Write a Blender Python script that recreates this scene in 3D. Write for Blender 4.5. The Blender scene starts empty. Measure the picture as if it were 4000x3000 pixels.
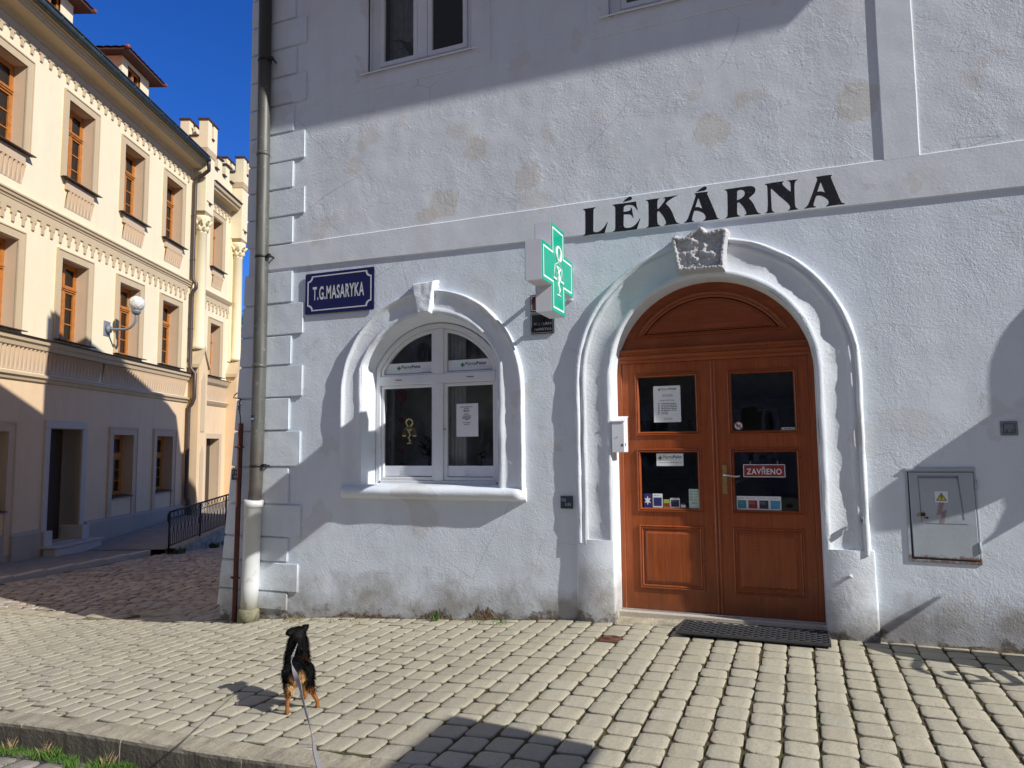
import bpy, bmesh, math, random
from math import sin, cos, pi, sqrt, radians, atan2, hypot
from mathutils import Vector, Matrix, noise as mnoise
from mathutils.geometry import tessellate_polygon

random.seed(7)
scene = bpy.context.scene
COL = scene.collection

# ------------------------------------------------------------------ helpers
def lerp(a, b, t): return a + (b - a) * t

class MB:
    def __init__(self):
        self.v = []; self.f = []; self.s = []; self.c = []; self.cur = (1, 1, 1, 1); self.use_col = False
    def add(self, vs, fs, smooth=False):
        o = len(self.v)
        self.v += [tuple(p) for p in vs]
        self.c += [self.cur] * len(vs)
        for f in fs:
            self.f.append(tuple(i + o for i in f)); self.s.append(smooth)
    def box(self, x0, x1, y0, y1, z0, z1):
        vs = [(x0,y0,z0),(x1,y0,z0),(x1,y1,z0),(x0,y1,z0),(x0,y0,z1),(x1,y0,z1),(x1,y1,z1),(x0,y1,z1)]
        self.add(vs, [(0,3,2,1),(4,5,6,7),(0,1,5,4),(1,2,6,5),(2,3,7,6),(3,0,4,7)])
    def prism(self, loops, y0, y1, back=True, front=True, ax='xz'):
        """loops: outer then holes, 2-D points in XZ, extruded along Y."""
        if not isinstance(loops[0][0], (tuple, list)): loops = [loops]
        P = [[Vector((p[0], p[1], 0)) for p in L] for L in loops]
        tri = tessellate_polygon(P)
        flat = [p for L in loops for p in L]
        def m(p, y): return (p[0], y, p[1])
        if front: self.add([m(p, y0) for p in flat], [tuple(t) for t in tri])
        if back: self.add([m(p, y1) for p in flat], [tuple(t) for t in tri])
        if y0 != y1:
            for L in loops:
                n = len(L)
                vs = [m(p, y0) for p in L] + [m(p, y1) for p in L]
                self.add(vs, [(i, (i+1) % n, n + (i+1) % n, n + i) for i in range(n)])
    def flat(self, loops, y):
        self.prism(loops, y, y, back=False)
    def tube(self, path, r, n=8, smooth=True, caps=True):
        path = [Vector(p) for p in path]
        rs = r if isinstance(r, (list, tuple)) else [r] * len(path)
        vs = []; fs = []
        t0 = (path[1] - path[0]).normalized()
        up = Vector((0,0,1)) if abs(t0.z) < .9 else Vector((1,0,0))
        u = t0.cross(up).normalized()
        for i, p in enumerate(path):
            a = path[max(i-1, 0)]; b = path[min(i+1, len(path)-1)]
            t = (b - a).normalized()
            u = (u - t * u.dot(t)).normalized(); w = t.cross(u)
            for k in range(n):
                an = 2*pi*k/n
                vs.append(p + (u*cos(an) + w*sin(an)) * rs[i])
        for i in range(len(path)-1):
            for k in range(n):
                fs.append((i*n+k, i*n+(k+1)%n, (i+1)*n+(k+1)%n, (i+1)*n+k))
        if caps:
            fs.append(tuple(range(n))[::-1]); fs.append(tuple((len(path)-1)*n+k for k in range(n)))
        self.add(vs, fs, smooth)
    def lathe(self, prof, c=(0,0,0), n=16, smooth=True):
        vs = []; fs = []
        for r, z in prof:
            for k in range(n):
                a = 2*pi*k/n; vs.append((c[0]+r*cos(a), c[1]+r*sin(a), c[2]+z))
        m = len(prof)
        for i in range(m-1):
            for k in range(n): fs.append((i*n+k, i*n+(k+1)%n, (i+1)*n+(k+1)%n, (i+1)*n+k))
        fs.append(tuple(range(n))[::-1]); fs.append(tuple((m-1)*n+k for k in range(n)))
        self.add(vs, fs, smooth)
    def strip(self, rows, smooth=True, closed=False):
        """rows: list of equally long point lists -> quad grid"""
        n = len(rows[0]); vs = [p for r in rows for p in r]; fs = []
        for i in range(len(rows)-1):
            for k in range(n if closed else n-1):
                fs.append((i*n+k, i*n+(k+1)%n, (i+1)*n+(k+1)%n, (i+1)*n+k))
        self.add(vs, fs, smooth)
    def build(self, name, mat, parent=None, bevel=0., seg=1, loc=None, rot=None, merge=0., recalc=True):
        me = bpy.data.meshes.new(name)
        me.from_pydata(self.v, [], self.f)
        if self.use_col:
            at = me.color_attributes.new('tint', 'FLOAT_COLOR', 'POINT')
            flat = [x for c in self.c for x in c]
            at.data.foreach_set('color', flat)
        me.polygons.foreach_set('use_smooth', self.s)
        bm = bmesh.new(); bm.from_mesh(me)
        if merge or bevel: bmesh.ops.remove_doubles(bm, verts=bm.verts, dist=merge or 1e-5)
        if recalc: bmesh.ops.recalc_face_normals(bm, faces=bm.faces)
        if bevel:
            es = [e for e in bm.edges if len(e.link_faces) == 2 and e.calc_face_angle(0) > .5]
            bmesh.ops.bevel(bm, geom=es, offset=bevel, segments=seg, affect='EDGES', clamp_overlap=True)
        bm.to_mesh(me); bm.free()
        o = bpy.data.objects.new(name, me); COL.objects.link(o)
        for m in (mat if isinstance(mat, (list, tuple)) else [mat]): me.materials.append(m)
        if parent: o.parent = parent
        if loc: o.location = loc
        if rot: o.rotation_euler = rot
        return o

def empty(name, loc=(0,0,0), rz=0.):
    o = bpy.data.objects.new(name, None); COL.objects.link(o)
    o.location = loc; o.rotation_euler = (0, 0, rz); o.empty_display_size = .1
    return o
def tag(o, label=None, cat=None, group=None, kind=None):
    if label: o['label'] = label
    if cat: o['category'] = cat
    if group: o['group'] = group
    if kind: o['kind'] = kind
    return o
def kids(o): return [c for c in bpy.data.objects if c.parent == o]
def copy_tree(o, parent=None):
    c = o.copy(); COL.objects.link(c)
    if parent is not None: c.parent = parent
    for ch in kids(o):
        copy_tree(ch, c)
    return c

def text_geo(s, size=1., bold=0., sx=1., spacing=1., shear=0.):
    cu = bpy.data.curves.new('glyphs', 'FONT'); cu.body = s; cu.size = size; cu.offset = bold
    cu.align_x = 'CENTER'; cu.align_y = 'CENTER'; cu.resolution_u = 3; cu.space_character = spacing; cu.shear = shear
    cu.fill_mode = 'FRONT'
    o = bpy.data.objects.new('glyphs', cu); COL.objects.link(o)
    dg = bpy.context.evaluated_depsgraph_get(); dg.update()
    me = o.evaluated_get(dg).to_mesh()
    vs = [(v.co.x*sx, v.co.y) for v in me.vertices]; fs = [tuple(p.vertices) for p in me.polygons]
    o.evaluated_get(dg).to_mesh_clear()
    bpy.data.objects.remove(o); bpy.data.curves.remove(cu)
    xs = [v[0] for v in vs]; ys = [v[1] for v in vs]
    return vs, fs, (min(xs), max(xs), min(ys), max(ys))
def text_on(mb, s, x0, x1, z0, z1, y, bold=0., keep=False):
    """fit the string into the XZ rectangle at depth y"""
    vs, fs, (a, b, c, d) = text_geo(s, 1., bold, 1., 1.10 if bold > .014 else 1.04)
    sx = (x1-x0)/(b-a); sz = (z1-z0)/(d-c)
    mb.add([(x0+(p[0]-a)*sx, y, z0+(p[1]-c)*sz) for p in vs], fs)

# ------------------------------------------------------------------ node helpers
class NT:
    def __init__(self, name):
        self.m = bpy.data.materials.new(name); self.m.use_nodes = True
        self.n = self.m.node_tree; self.b = self.n.nodes['Principled BSDF']; self._p = None
    def new(self, t): return self.n.nodes.new(t)
    def ln(self, a, b): self.n.links.new(a, b)
    def set(self, sock, v):
        if hasattr(v, 'is_output') or isinstance(v, bpy.types.NodeSocket): self.ln(v, sock)
        else:
            if isinstance(v, (tuple, list)) and len(v) == 3 and sock.type == 'RGBA': v = (*v, 1)
            sock.default_value = v
    def pos(self):
        if self._p is None: self._p = self.new('ShaderNodeNewGeometry').outputs['Position']
        return self._p
    def scaled(self, s, v=None):
        n = self.new('ShaderNodeVectorMath'); n.operation = 'MULTIPLY'
        self.set(n.inputs[0], v or self.pos()); n.inputs[1].default_value = s; return n.outputs[0]
    def noise(self, scale, detail=4, rough=.55, v=None, dist=0.):
        n = self.new('ShaderNodeTexNoise'); self.set(n.inputs['Vector'], v or self.pos())
        n.inputs['Scale'].default_value = scale; n.inputs['Detail'].default_value = detail
        n.inputs['Roughness'].default_value = rough; n.inputs['Distortion'].default_value = dist
        return n.outputs['Fac']
    def voro(self, scale, feature='F1', v=None):
        n = self.new('ShaderNodeTexVoronoi'); n.feature = feature; self.set(n.inputs['Vector'], v or self.pos())
        n.inputs['Scale'].default_value = scale; return n.outputs['Distance']
    def rng(self, x, a, b, c=0., d=1.):
        n = self.new('ShaderNodeMapRange'); self.set(n.inputs[0], x)
        for i, q in enumerate((a, b, c, d)): n.inputs[i+1].default_value = q
        return n.outputs[0]
    def math(self, op, a, b=0.):
        n = self.new('ShaderNodeMath'); n.operation = op; self.set(n.inputs[0], a); self.set(n.inputs[1], b); return n.outputs[0]
    def mix(self, f, a, b, mode='MIX'):
        n = self.new('ShaderNodeMix'); n.data_type = 'RGBA'; n.blend_type = mode
        self.set(n.inputs[0], f); self.set(n.inputs[6], a); self.set(n.inputs[7], b); return n.outputs[2]
    def bump(self, h, dist, strength=1., nrm=None):
        n = self.new('ShaderNodeBump'); self.set(n.inputs['Height'], h)
        n.inputs['Distance'].default_value = dist; n.inputs['Strength'].default_value = strength
        if nrm is not None: self.ln(nrm, n.inputs['Normal'])
        return n.outputs[0]
    def sep(self, i, v=None):
        n = self.new('ShaderNodeSeparateXYZ'); self.set(n.inputs[0], v or self.pos()); return n.outputs[i]
    def attr(self, name='tint'):
        n = self.new('ShaderNodeAttribute'); n.attribute_name = name; return n.outputs['Color']
    def out(self, col=None, rough=None, nrm=None, spec=None, metal=None):
        if col is not None: self.set(self.b.inputs['Base Color'], col)
        if rough is not None: self.set(self.b.inputs['Roughness'], rough)
        if nrm is not None: self.ln(nrm, self.b.inputs['Normal'])
        if spec is not None: self.b.inputs['Specular IOR Level'].default_value = spec
        if metal is not None: self.b.inputs['Metallic'].default_value = metal
        return self.m

def simple(name, col, rough=.5, metal=0., spec=.5, var=.12, scale=14., bump=0., bscale=40.):
    t = NT(name)
    n = t.noise(scale, 5)
    c = t.mix(t.rng(n, .3, .7, 0., 1.), tuple(x*(1-var) for x in col), tuple(min(1, x*(1+var)) for x in col))
    nr = t.bump(t.noise(bscale, 4), bump) if bump else None
    return t.out(c, rough, nr, spec, metal)

def plaster(name, base, alt, patch=None, patch_amt=.6, grime=False, wav=.02, fine=.0022, bands=1., flake=1., spots=()):
    t = NT(name)
    big = t.noise(.7, 5, .6); mid = t.noise(3.2, 6, .6)
    c = t.mix(t.rng(big, .35, .65), base, alt)
    c = t.mix(t.rng(mid, .3, .75, .0, .35), c, tuple(x*.84 for x in base))
    st = t.noise(1., 5, .6, t.scaled((5, 5, .5)))
    c = t.mix(t.rng(st, .48, .75, 0, .3), c, tuple(x*.8 for x in alt))
    if patch:
        pm = t.noise(1.5, 6, .55, None, .3)
        c = t.mix(t.rng(pm, .605, .625, 0, patch_amt), c, patch)
        c = t.mix(t.rng(t.noise(2.3, 5, .6), .50, .72, 0, patch_amt*.55), c, patch)
    if spots:                                                               # old patch repairs with ragged edges
        nz = t.rng(t.noise(7, 6, .65), .3, .7, -.07, .07)
        for sx, sz, sr in spots:
            dx = t.math('SUBTRACT', t.sep(0), sx); dz = t.math('SUBTRACT', t.sep(2), sz)
            d = t.math('SQRT', t.math('ADD', t.math('MULTIPLY', dx, dx), t.math('MULTIPLY', dz, dz)))
            c = t.mix(t.rng(t.math('ADD', d, nz), sr-.012, sr+.02, .48, 0.), c, (.62,.555,.46))
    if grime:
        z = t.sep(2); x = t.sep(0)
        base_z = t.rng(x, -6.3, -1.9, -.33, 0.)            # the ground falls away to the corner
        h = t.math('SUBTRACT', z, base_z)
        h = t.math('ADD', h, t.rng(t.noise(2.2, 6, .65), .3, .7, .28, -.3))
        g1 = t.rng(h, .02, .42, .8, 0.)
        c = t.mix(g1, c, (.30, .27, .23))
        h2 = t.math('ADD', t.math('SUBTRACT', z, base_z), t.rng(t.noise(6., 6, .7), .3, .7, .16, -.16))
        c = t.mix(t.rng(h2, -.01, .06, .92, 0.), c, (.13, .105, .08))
    fn = t.noise(75, 3, .6)
    c = t.mix(t.rng(fn, .35, .7, 0, .16), c, tuple(x*.7 for x in base))
    b = t.bump(t.noise(1.5, 2, .45), wav*1.5)
    b = t.bump(t.noise(6., 5, .5), wav*.13, 1., b)
    fl = t.noise(3.6, 7, .62, None, .3)                                  # flaked and re-skimmed edges
    b = t.bump(t.rng(fl, .565, .585), fine*.42*flake if bands else fine*.2, 1., b)
    b = t.bump(t.rng(t.noise(1.7, 7, .6, None, .5), .49, .505), fine*.26*flake if bands else 0.0001, 1., b)
    rough_ = t.rng(t.noise(.85, 4, .6), .36, .64, .30, 1.35)                 # some areas floated smooth, some left rough
    b1 = t.bump(t.noise(34, 3, .6), fine*1.2, 1., b); t.ln(rough_, b1.node.inputs['Strength'])
    b = t.bump(fn, fine*1.15, 1., b1); t.ln(rough_, b.node.inputs['Strength'])
    if bands:
        cr = t.voro(1.5, 'DISTANCE_TO_EDGE', t.mix(.22, t.pos(), t.new('ShaderNodeTexNoise').outputs['Color']))
        gate = t.rng(t.noise(.9, 2), .52, .6)
        crm = t.math('MULTIPLY', t.rng(cr, .0, .006, 1., 0.), gate)
        c = t.mix(t.math('MULTIPLY', crm, .6 * bands), c, tuple(x*.45 for x in base))
    return t.out(c, .92, b, .15)

SPOTS = [(-.62,4.46,.155),(.58,4.50,.17),(-2.43,4.30,.13),(-3.38,4.18,.16),(-3.6,4.05,.10),(-.35,4.72,.07),(.88,5.05,.10),(-4.5,4.75,.09),(-3.0,4.7,.12)]
M = {}
M['wall'] = plaster('pale_grey_plaster', (.80,.865,.94), (.76,.82,.90), (.55,.50,.43), .26, True, .013, .0024, 1., .6)
M['upper'] = plaster('upper_plaster', (.81,.855,.91), (.75,.79,.84), (.64,.55,.42), .26, False, .016, .0019, 1., 1.2, SPOTS)
M['trim'] = plaster('trim_plaster', (.83,.88,.94), (.78,.835,.90), (.58,.55,.50), .35, True, .014, .0026, 0)
M['band'] = plaster('band_plaster', (.81,.85,.90), (.76,.795,.845), (.58,.53,.46), .4, False, .010, .0012, 0)
M['quoin'] = plaster('quoin_plaster', (.80,.86,.925), (.75,.815,.88), (.55,.52,.46), .25, True, .016, .0022, 0)
M['relief'] = plaster('relief_plaster', (.60,.60,.62), (.52,.52,.54), None, 0, False, .03, .006, 0)
M['cream'] = plaster('cream_render', (.87,.76,.53), (.85,.735,.505), None, 0, False, .004, .0008, 0)
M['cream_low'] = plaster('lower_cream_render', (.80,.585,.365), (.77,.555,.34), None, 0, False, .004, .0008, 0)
M['beige'] = plaster('beige_render', (.60,.47,.305), (.57,.445,.285), None, 0, False, .003, .0008, 0)
M['pink'] = plaster('rose_beige_render', (.62,.47,.32), (.60,.45,.305), None, 0, False, .003, .0008, 0)
M['plinth'] = plaster('grey_plinth_render', (.47,.395,.30), (.41,.345,.265), None, 0, False, .006, .002, 0)
M['granite'] = simple('grey_granite', (.54,.48,.40), .8, var=.25, scale=90, bump=.002, bscale=90)
M['iron'] = simple('dark_iron', (.035,.035,.04), .5, .6, var=.2)
M['black'] = simple('black_paint', (.012,.012,.014), .55, var=.35, scale=90)
M['white_frame'] = simple('white_window_paint', (.78,.80,.83), .4, var=.04, scale=6)
M['white_plastic'] = simple('white_film', (.80,.82,.88), .45, var=.04, scale=8)
M['paper'] = simple('white_paper', (.82,.84,.88), .7, var=.03)
M['grey_ink'] = simple('grey_ink', (.30,.31,.34), .7)
M['dark_ink'] = simple('dark_ink', (.06,.06,.08), .7)
M['green_ink'] = simple('green_ink', (.02,.23,.07), .6)
M['navy_ink'] = simple('navy_ink', (.03,.035,.14), .6)
M['enamel'] = simple('blue_enamel', (.008,.009,.085), .18, var=.15, scale=5)
M['enamel_white'] = simple('white_enamel', (.62,.65,.66), .25, var=.06, scale=30)
M['red_plate'] = simple('red_plate', (.30,.03,.028), .4)
M['brass'] = simple('worn_brass', (.50,.36,.14), .35, .85, var=.2)
M['steel'] = simple('brushed_steel', (.62,.62,.60), .28, .9, var=.1)
M['gold'] = simple('gold_decal', (.55,.45,.20), .5, .2)
M['black_stone'] = simple('black_glass_plaque', (.015,.016,.018), .12, var=.2)
M['flash'] = simple('brown_flashing', (.10,.065,.045), .55, .3, var=.2)
M['brown_pipe'] = simple('brown_pipe_metal', (.09,.065,.06), .45, .4, var=.15)
M['gutter'] = simple('slate_gutter_metal', (.055,.075,.08), .5, .4, var=.25, scale=4)
M['rust_rod'] = simple('red_brown_painted_steel', (.12,.035,.025), .6, .1, var=.3)
M['plate_blue'] = simple('dull_blue_plate', (.035,.06,.09), .5, var=.3, scale=40)
M['plate_grey'] = simple('dull_grey_plate', (.20,.22,.25), .5, var=.2, scale=60)
M['mat_rubber'] = simple('black_rubber', (.03,.03,.032), .6, var=.3, scale=60)
M['yellow_ink'] = simple('warning_yellow', (.68,.60,.04), .5)
M['strap'] = simple('grey_webbing', (.30,.29,.285), .7, var=.15, scale=200)
M['wood_y'] = simple('honey_window_wood', (.46,.165,.03), .4, var=.2, scale=9)
M['door_dark'] = simple('dark_brown_door', (.055,.038,.025), .5, var=.2)
M['tile'] = simple('red_roof_tile', (.26,.075,.04), .8, var=.35, scale=7, bump=.01, bscale=20)
M['soffit'] = simple('dark_soffit_wood', (.06,.035,.03), .7)
M['roofdark'] = simple('dark_sheet_roof', (.05,.05,.055), .6, .2, var=.3)
M['interior'] = simple('dark_interior', (.055,.05,.045), .9)
M['shop'] = simple('shop_interior_wall', (.62,.59,.51), .9, var=.35, scale=2.5)
M['interior_light'] = simple('interior_trim', (.20,.19,.18), .8)
M['curtain'] = simple('net_curtain', (.42,.43,.46), .9)
M['old_red'] = simple('old_dark_red_enamel', (.10,.028,.028), .5)
M['red_felt'] = simple('red_felt', (.22,.02,.015), .9)
M['leaf_in'] = simple('dark_houseplant_leaf', (.02,.05,.018), .5)
M['concrete'] = simple('kerb_concrete', (.42,.375,.275), .95, .0, .1, var=.34, scale=7, bump=.009, bscale=38)
M['flyer_teal'] = simple('teal_flyer', (.03,.22,.30), .5); M['flyer_red'] = simple('red_flyer', (.28,.03,.03), .5)
M['flyer_navy'] = simple('navy_flyer', (.02,.035,.07), .5); M['flyer_sky'] = simple('sky_blue_flyer', (.06,.33,.55), .5)
M['flyer_violet'] = simple('violet_flyer', (.03,.03,.16), .5); M['flyer_lime'] = simple('lime_flyer', (.35,.45,.05), .5)
M['flyer_mint'] = simple('mint_flyer', (.50,.68,.62), .5)
M['straw'] = simple('dry_straw', (.30,.225,.115), .8, var=.4, scale=60)

def glass_mat(name, tint, refl=1.45, rough=.02):
    t = NT(name); n = t.n.nodes
    tr = t.new('ShaderNodeBsdfTransparent'); tr.inputs[0].default_value = (*tint, 1)
    gl = t.new('ShaderNodeBsdfGlossy'); gl.inputs['Roughness'].default_value = rough
    wav = t.bump(t.noise(2.2, 2), .004)
    t.ln(wav, gl.inputs['Normal'])
    fr = t.new('ShaderNodeFresnel'); fr.inputs[0].default_value = refl
    mx = t.new('ShaderNodeMixShader'); t.ln(fr.outputs[0], mx.inputs[0]); t.ln(tr.outputs[0], mx.inputs[1]); t.ln(gl.outputs[0], mx.inputs[2])
    t.ln(mx.outputs[0], n['Material Output'].inputs['Surface'])
    return t.m
M['glass'] = glass_mat('shop_glass', (.80,.84,.80), 1.62)
M['glass_y'] = glass_mat('old_window_glass', (.5,.5,.48), 1.75, .03)

def wood_mat(name, a, b, vertical=True):
    t = NT(name)
    sc = (26, 26, 1.6) if vertical else (1.6, 26, 26)
    g = t.noise(1., 6, .6, t.scaled(sc), .6); g2 = t.noise(3., 4, .5, t.scaled(tuple(x*.8 for x in sc)))
    c = t.mix(t.rng(g, .3, .72), a, b); c = t.mix(t.rng(g2, .45, .75, 0, .45), c, tuple(x*.6 for x in a))
    wear = t.noise(3.5, 5, .6); c = t.mix(t.rng(wear, .55, .75, 0, .22), c, tuple(min(1, x*1.5) for x in b))
    z = t.sep(2); lowz = t.math('ADD', z, t.rng(t.noise(5, 5, .6), .3, .7, -.16, .16))
    c = t.mix(t.rng(lowz, .12, .42, .5, 0.), c, (.13,.055,.028))                 # scuffed, weathered foot
    sc = t.noise(1., 5, .65, t.scaled((70, 70, 9))); c = t.mix(t.rng(sc, .66, .74, 0, .35), c, tuple(min(1, x*1.9) for x in b))
    return t.out(c, t.rng(wear, .3, .7, .22, .5), t.bump(g, .0012), .5)
M['door'] = wood_mat('varnished_door_wood', (.30,.062,.013), (.40,.098,.022))
M['door_h'] = wood_mat('varnished_rail_wood', (.26,.054,.012), (.36,.084,.018), False)

# green lit cross face
t = NT('green_acrylic'); t.out((.0,.34,.22), .15, None, .35); t.b.inputs['Emission Color'].default_value = (.0,.42,.24,1); t.b.inputs['Emission Strength'].default_value = .13; M['cross_green'] = t.m
t = NT('green_acrylic_light'); t.out((.03,.45,.33), .15, None, .5); t.b.inputs['Emission Color'].default_value = (.02,.5,.36,1); t.b.inputs['Emission Strength'].default_value = .18; M['cross_mid'] = t.m
M['cross_box'] = simple('white_sign_casing', (.68,.69,.74), .35, var=.04, scale=5)
M['cross_white'] = simple('white_vinyl', (.85,.9,.88), .4, var=.02)

# patina downpipe
t = NT('patinated_zinc')
g = t.noise(1., 5, .6, t.scaled((9, 9, 1.1))); s = t.noise(22, 4, .6)
c = t.mix(t.rng(g, .35, .65), (.105,.105,.095), (.195,.195,.18)); c = t.mix(t.rng(s, .62, .74, 0, .6), c, (.42,.45,.42))
z = t.sep(2); lo = t.math('MULTIPLY', t.rng(z, 1.75, 1.55), t.rng(t.noise(5, 4), .35, .6, .5, 1)); c = t.mix(lo, c, (.12,.10,.085))
up = t.rng(z, 5.2, 6.2, 0., .8); c = t.mix(up, c, (.05,.045,.04))
M['zinc'] = t.out(c, .5, t.bump(g, .004), .4, .35)
t = NT('white_cast_pipe')
w = t.noise(5, 5, .65); c = t.mix(t.rng(w, .58, .7, 0, .8), (.66,.68,.68), (.36,.24,.13))
z = t.sep(2); c = t.mix(t.rng(z, .06, -.2, 0., .75), c, (.34,.34,.22)); M['cast'] = t.out(c, .45, t.bump(w, .004), .4)

# kerb: street-side faces have shade put into their colour
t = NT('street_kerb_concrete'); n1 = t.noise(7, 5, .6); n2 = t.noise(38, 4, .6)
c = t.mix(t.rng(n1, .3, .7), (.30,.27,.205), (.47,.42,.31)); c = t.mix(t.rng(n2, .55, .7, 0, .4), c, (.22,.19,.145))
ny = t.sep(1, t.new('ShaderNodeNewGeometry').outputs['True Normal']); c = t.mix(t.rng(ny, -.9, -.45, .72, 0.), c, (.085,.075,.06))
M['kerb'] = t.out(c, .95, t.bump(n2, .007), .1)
# electrical cabinet paint
t = NT('grey_cabinet_paint')
w = t.noise(4, 5, .6); c = t.mix(t.rng(w, .35, .7), (.47,.515,.565), (.40,.44,.49))
z = t.sep(2); ed = t.math('ADD', t.rng(z, .70, .735, 1., 0.), t.rng(t.noise(30, 4), .4, .6, -.4, .1)); c = t.mix(t.rng(ed, .3, .9, 0, .8), c, (.16,.07,.03))
M['cab'] = t.out(c, .45, t.bump(w, .004), .4)

# pavers
t = NT('tumbled_paver')
a = t.attr(); n1 = t.noise(38, 5, .65); n2 = t.noise(3, 4, .6); n3 = t.noise(160, 2, .6)
c = t.mix(t.rng(n1, .3, .7, .0, .5), a, (.33,.30,.23)); c = t.mix(t.rng(n2, .45, .75, 0, .45), c, (.37,.34,.265))
c = t.mix(t.rng(t.noise(1.1, 5, .65), .50, .72, 0, .35), c, (.30,.27,.21)); c = t.mix(t.rng(n3, .58, .70, 0, .5), c, (.62,.57,.48)); c = t.mix(t.rng(t.noise(95, 2, .6), .62, .70, 0, .55), c, (.17,.145,.11))
M['paver'] = t.out(c, .9, t.bump(n3, .0015, 1., t.bump(n1, .005)), .2)
t = NT('joint_soil')
n1 = t.noise(30, 5, .7); n2 = t.noise(2.1, 5, .6)
c = t.mix(t.rng(n1, .3, .7), (.045,.034,.022), (.125,.098,.06)); c = t.mix(t.rng(n2, .47, .6, 0, .75), c, (.095,.095,.035))
M['soil'] = t.out(c, .95, t.bump(n1, .012), .1)
t = NT('alley_sett')
a = t.attr(); n1 = t.noise(24, 5, .65); c = t.mix(t.rng(n1, .3, .7, 0, .6), a, (.22,.18,.14)); M['sett'] = t.out(c, .75, t.bump(n1, .012), .35)
t = NT('far_ground'); n1 = t.noise(6, 6, .7); c = t.mix(n1, (.16,.14,.12), (.26,.235,.20)); M['ground'] = t.out(c, .95, t.bump(n1, .02), .1)
t = NT('alley_paving'); n1 = t.noise(4, 6, .65); c = t.mix(t.rng(n1, .3, .7), (.27,.235,.19), (.37,.325,.265)); M['walk'] = t.out(c, .9, t.bump(t.noise(60, 3), .003), .2)
t = NT('grass_blade'); n1 = t.noise(7, 3); c = t.mix(t.rng(n1, .3, .7), (.055,.15,.02), (.14,.24,.05)); M['grass'] = t.out(c, .6, None, .3)
t = NT('tree_leaf'); n1 = t.noise(1.3, 4); c = t.mix(t.rng(n1, .3, .7), (.025,.06,.012), (.075,.13,.025)); M['leaf'] = t.out(c, .6, None, .3)
M['bark'] = simple('bark', (.08,.06,.045), .9, var=.3, bump=.02, bscale=12)
# opal lamp globe with a honeycomb of fine lines
t = NT('opal_globe'); tc = t.new('ShaderNodeTexCoord').outputs['Object']
e = t.voro(12., 'DISTANCE_TO_EDGE', tc); c = t.mix(t.rng(e, .02, .06, 1., 0.), (.78,.77,.72), (.35,.34,.32)); M['globe'] = t.out(c, .2, None, .5)
# ------------------------------------------------------------------ frames of the place
YAW = radians(21.9)
FH = Vector((-sin(YAW), cos(YAW), 0)); RH = Vector((cos(YAW), sin(YAW), 0))
CAM = Vector((0, -6.533, 1.6)); LAT = -10.68          # LAT: the cream house's street front, seen along the alley
def yw(s, o, z): return CAM * 1 - Vector((0, 0, 1.6)) + FH * s + RH * (LAT + o) + Vector((0, 0, z))
SUN = Vector((1, -.21, .68)).normalized()

GX = [-60,-12,-9,-7.5,-6.3,-4.7,-3,-2,-.5,2,60]; GZ = [-.74,-.70,-.66,-.5,-.36,-.2,-.1,-.01,.02,.01,0]
def interp(x, X, Z):
    if x <= X[0]: return Z[0]
    for i in range(len(X)-1):
        if x <= X[i+1]: return lerp(Z[i], Z[i+1], (x-X[i])/(X[i+1]-X[i]))
    return Z[-1]
def zg(x, y=0.):
    return sum(interp(x+k, GX, GZ) for k in (-.45,-.3,-.15,0,.15,.3,.45))/7 - .035*max(0, y-1.5)*min(1, max(0, (-6-x)/3))
def yk(x): return -3.093 - .07*(x+3.573)               # inner edge of the kerb

def sheet(name, xs, ys, zf, mat, kind='structure'):
    mb = MB(); mb.strip([[(x, y, zf(x, y)) for y in ys] for x in xs], smooth=True)
    return tag(mb.build(name, mat, recalc=False), kind=kind)
def frange(a, b, n): return [a + (b-a)*i/n for i in range(n+1)]

# ------------------------------------------------------------------ ground
gx = [-300,-150,-80,-50,-30] + frange(-22, 14, 72) + [30,60,120,300]
gy = [-300,-120,-60,-30,-20] + frange(-14, 34, 60) + [60,120,300]
sheet('ground', gx, gy, lambda x, y: zg(x, y) - .17, M['ground'])
bx_ = frange(-14, 8, 110)
mb = MB()
mb.strip([[(x, lerp(yk(x)-.02, (.62 if x < -6.4 else .30), k/24), zg(x)-.0095) for k in range(25)] for x in bx_])
tag(mb.build('pavement_bed', M['soil'], recalc=False), kind='structure')

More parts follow.
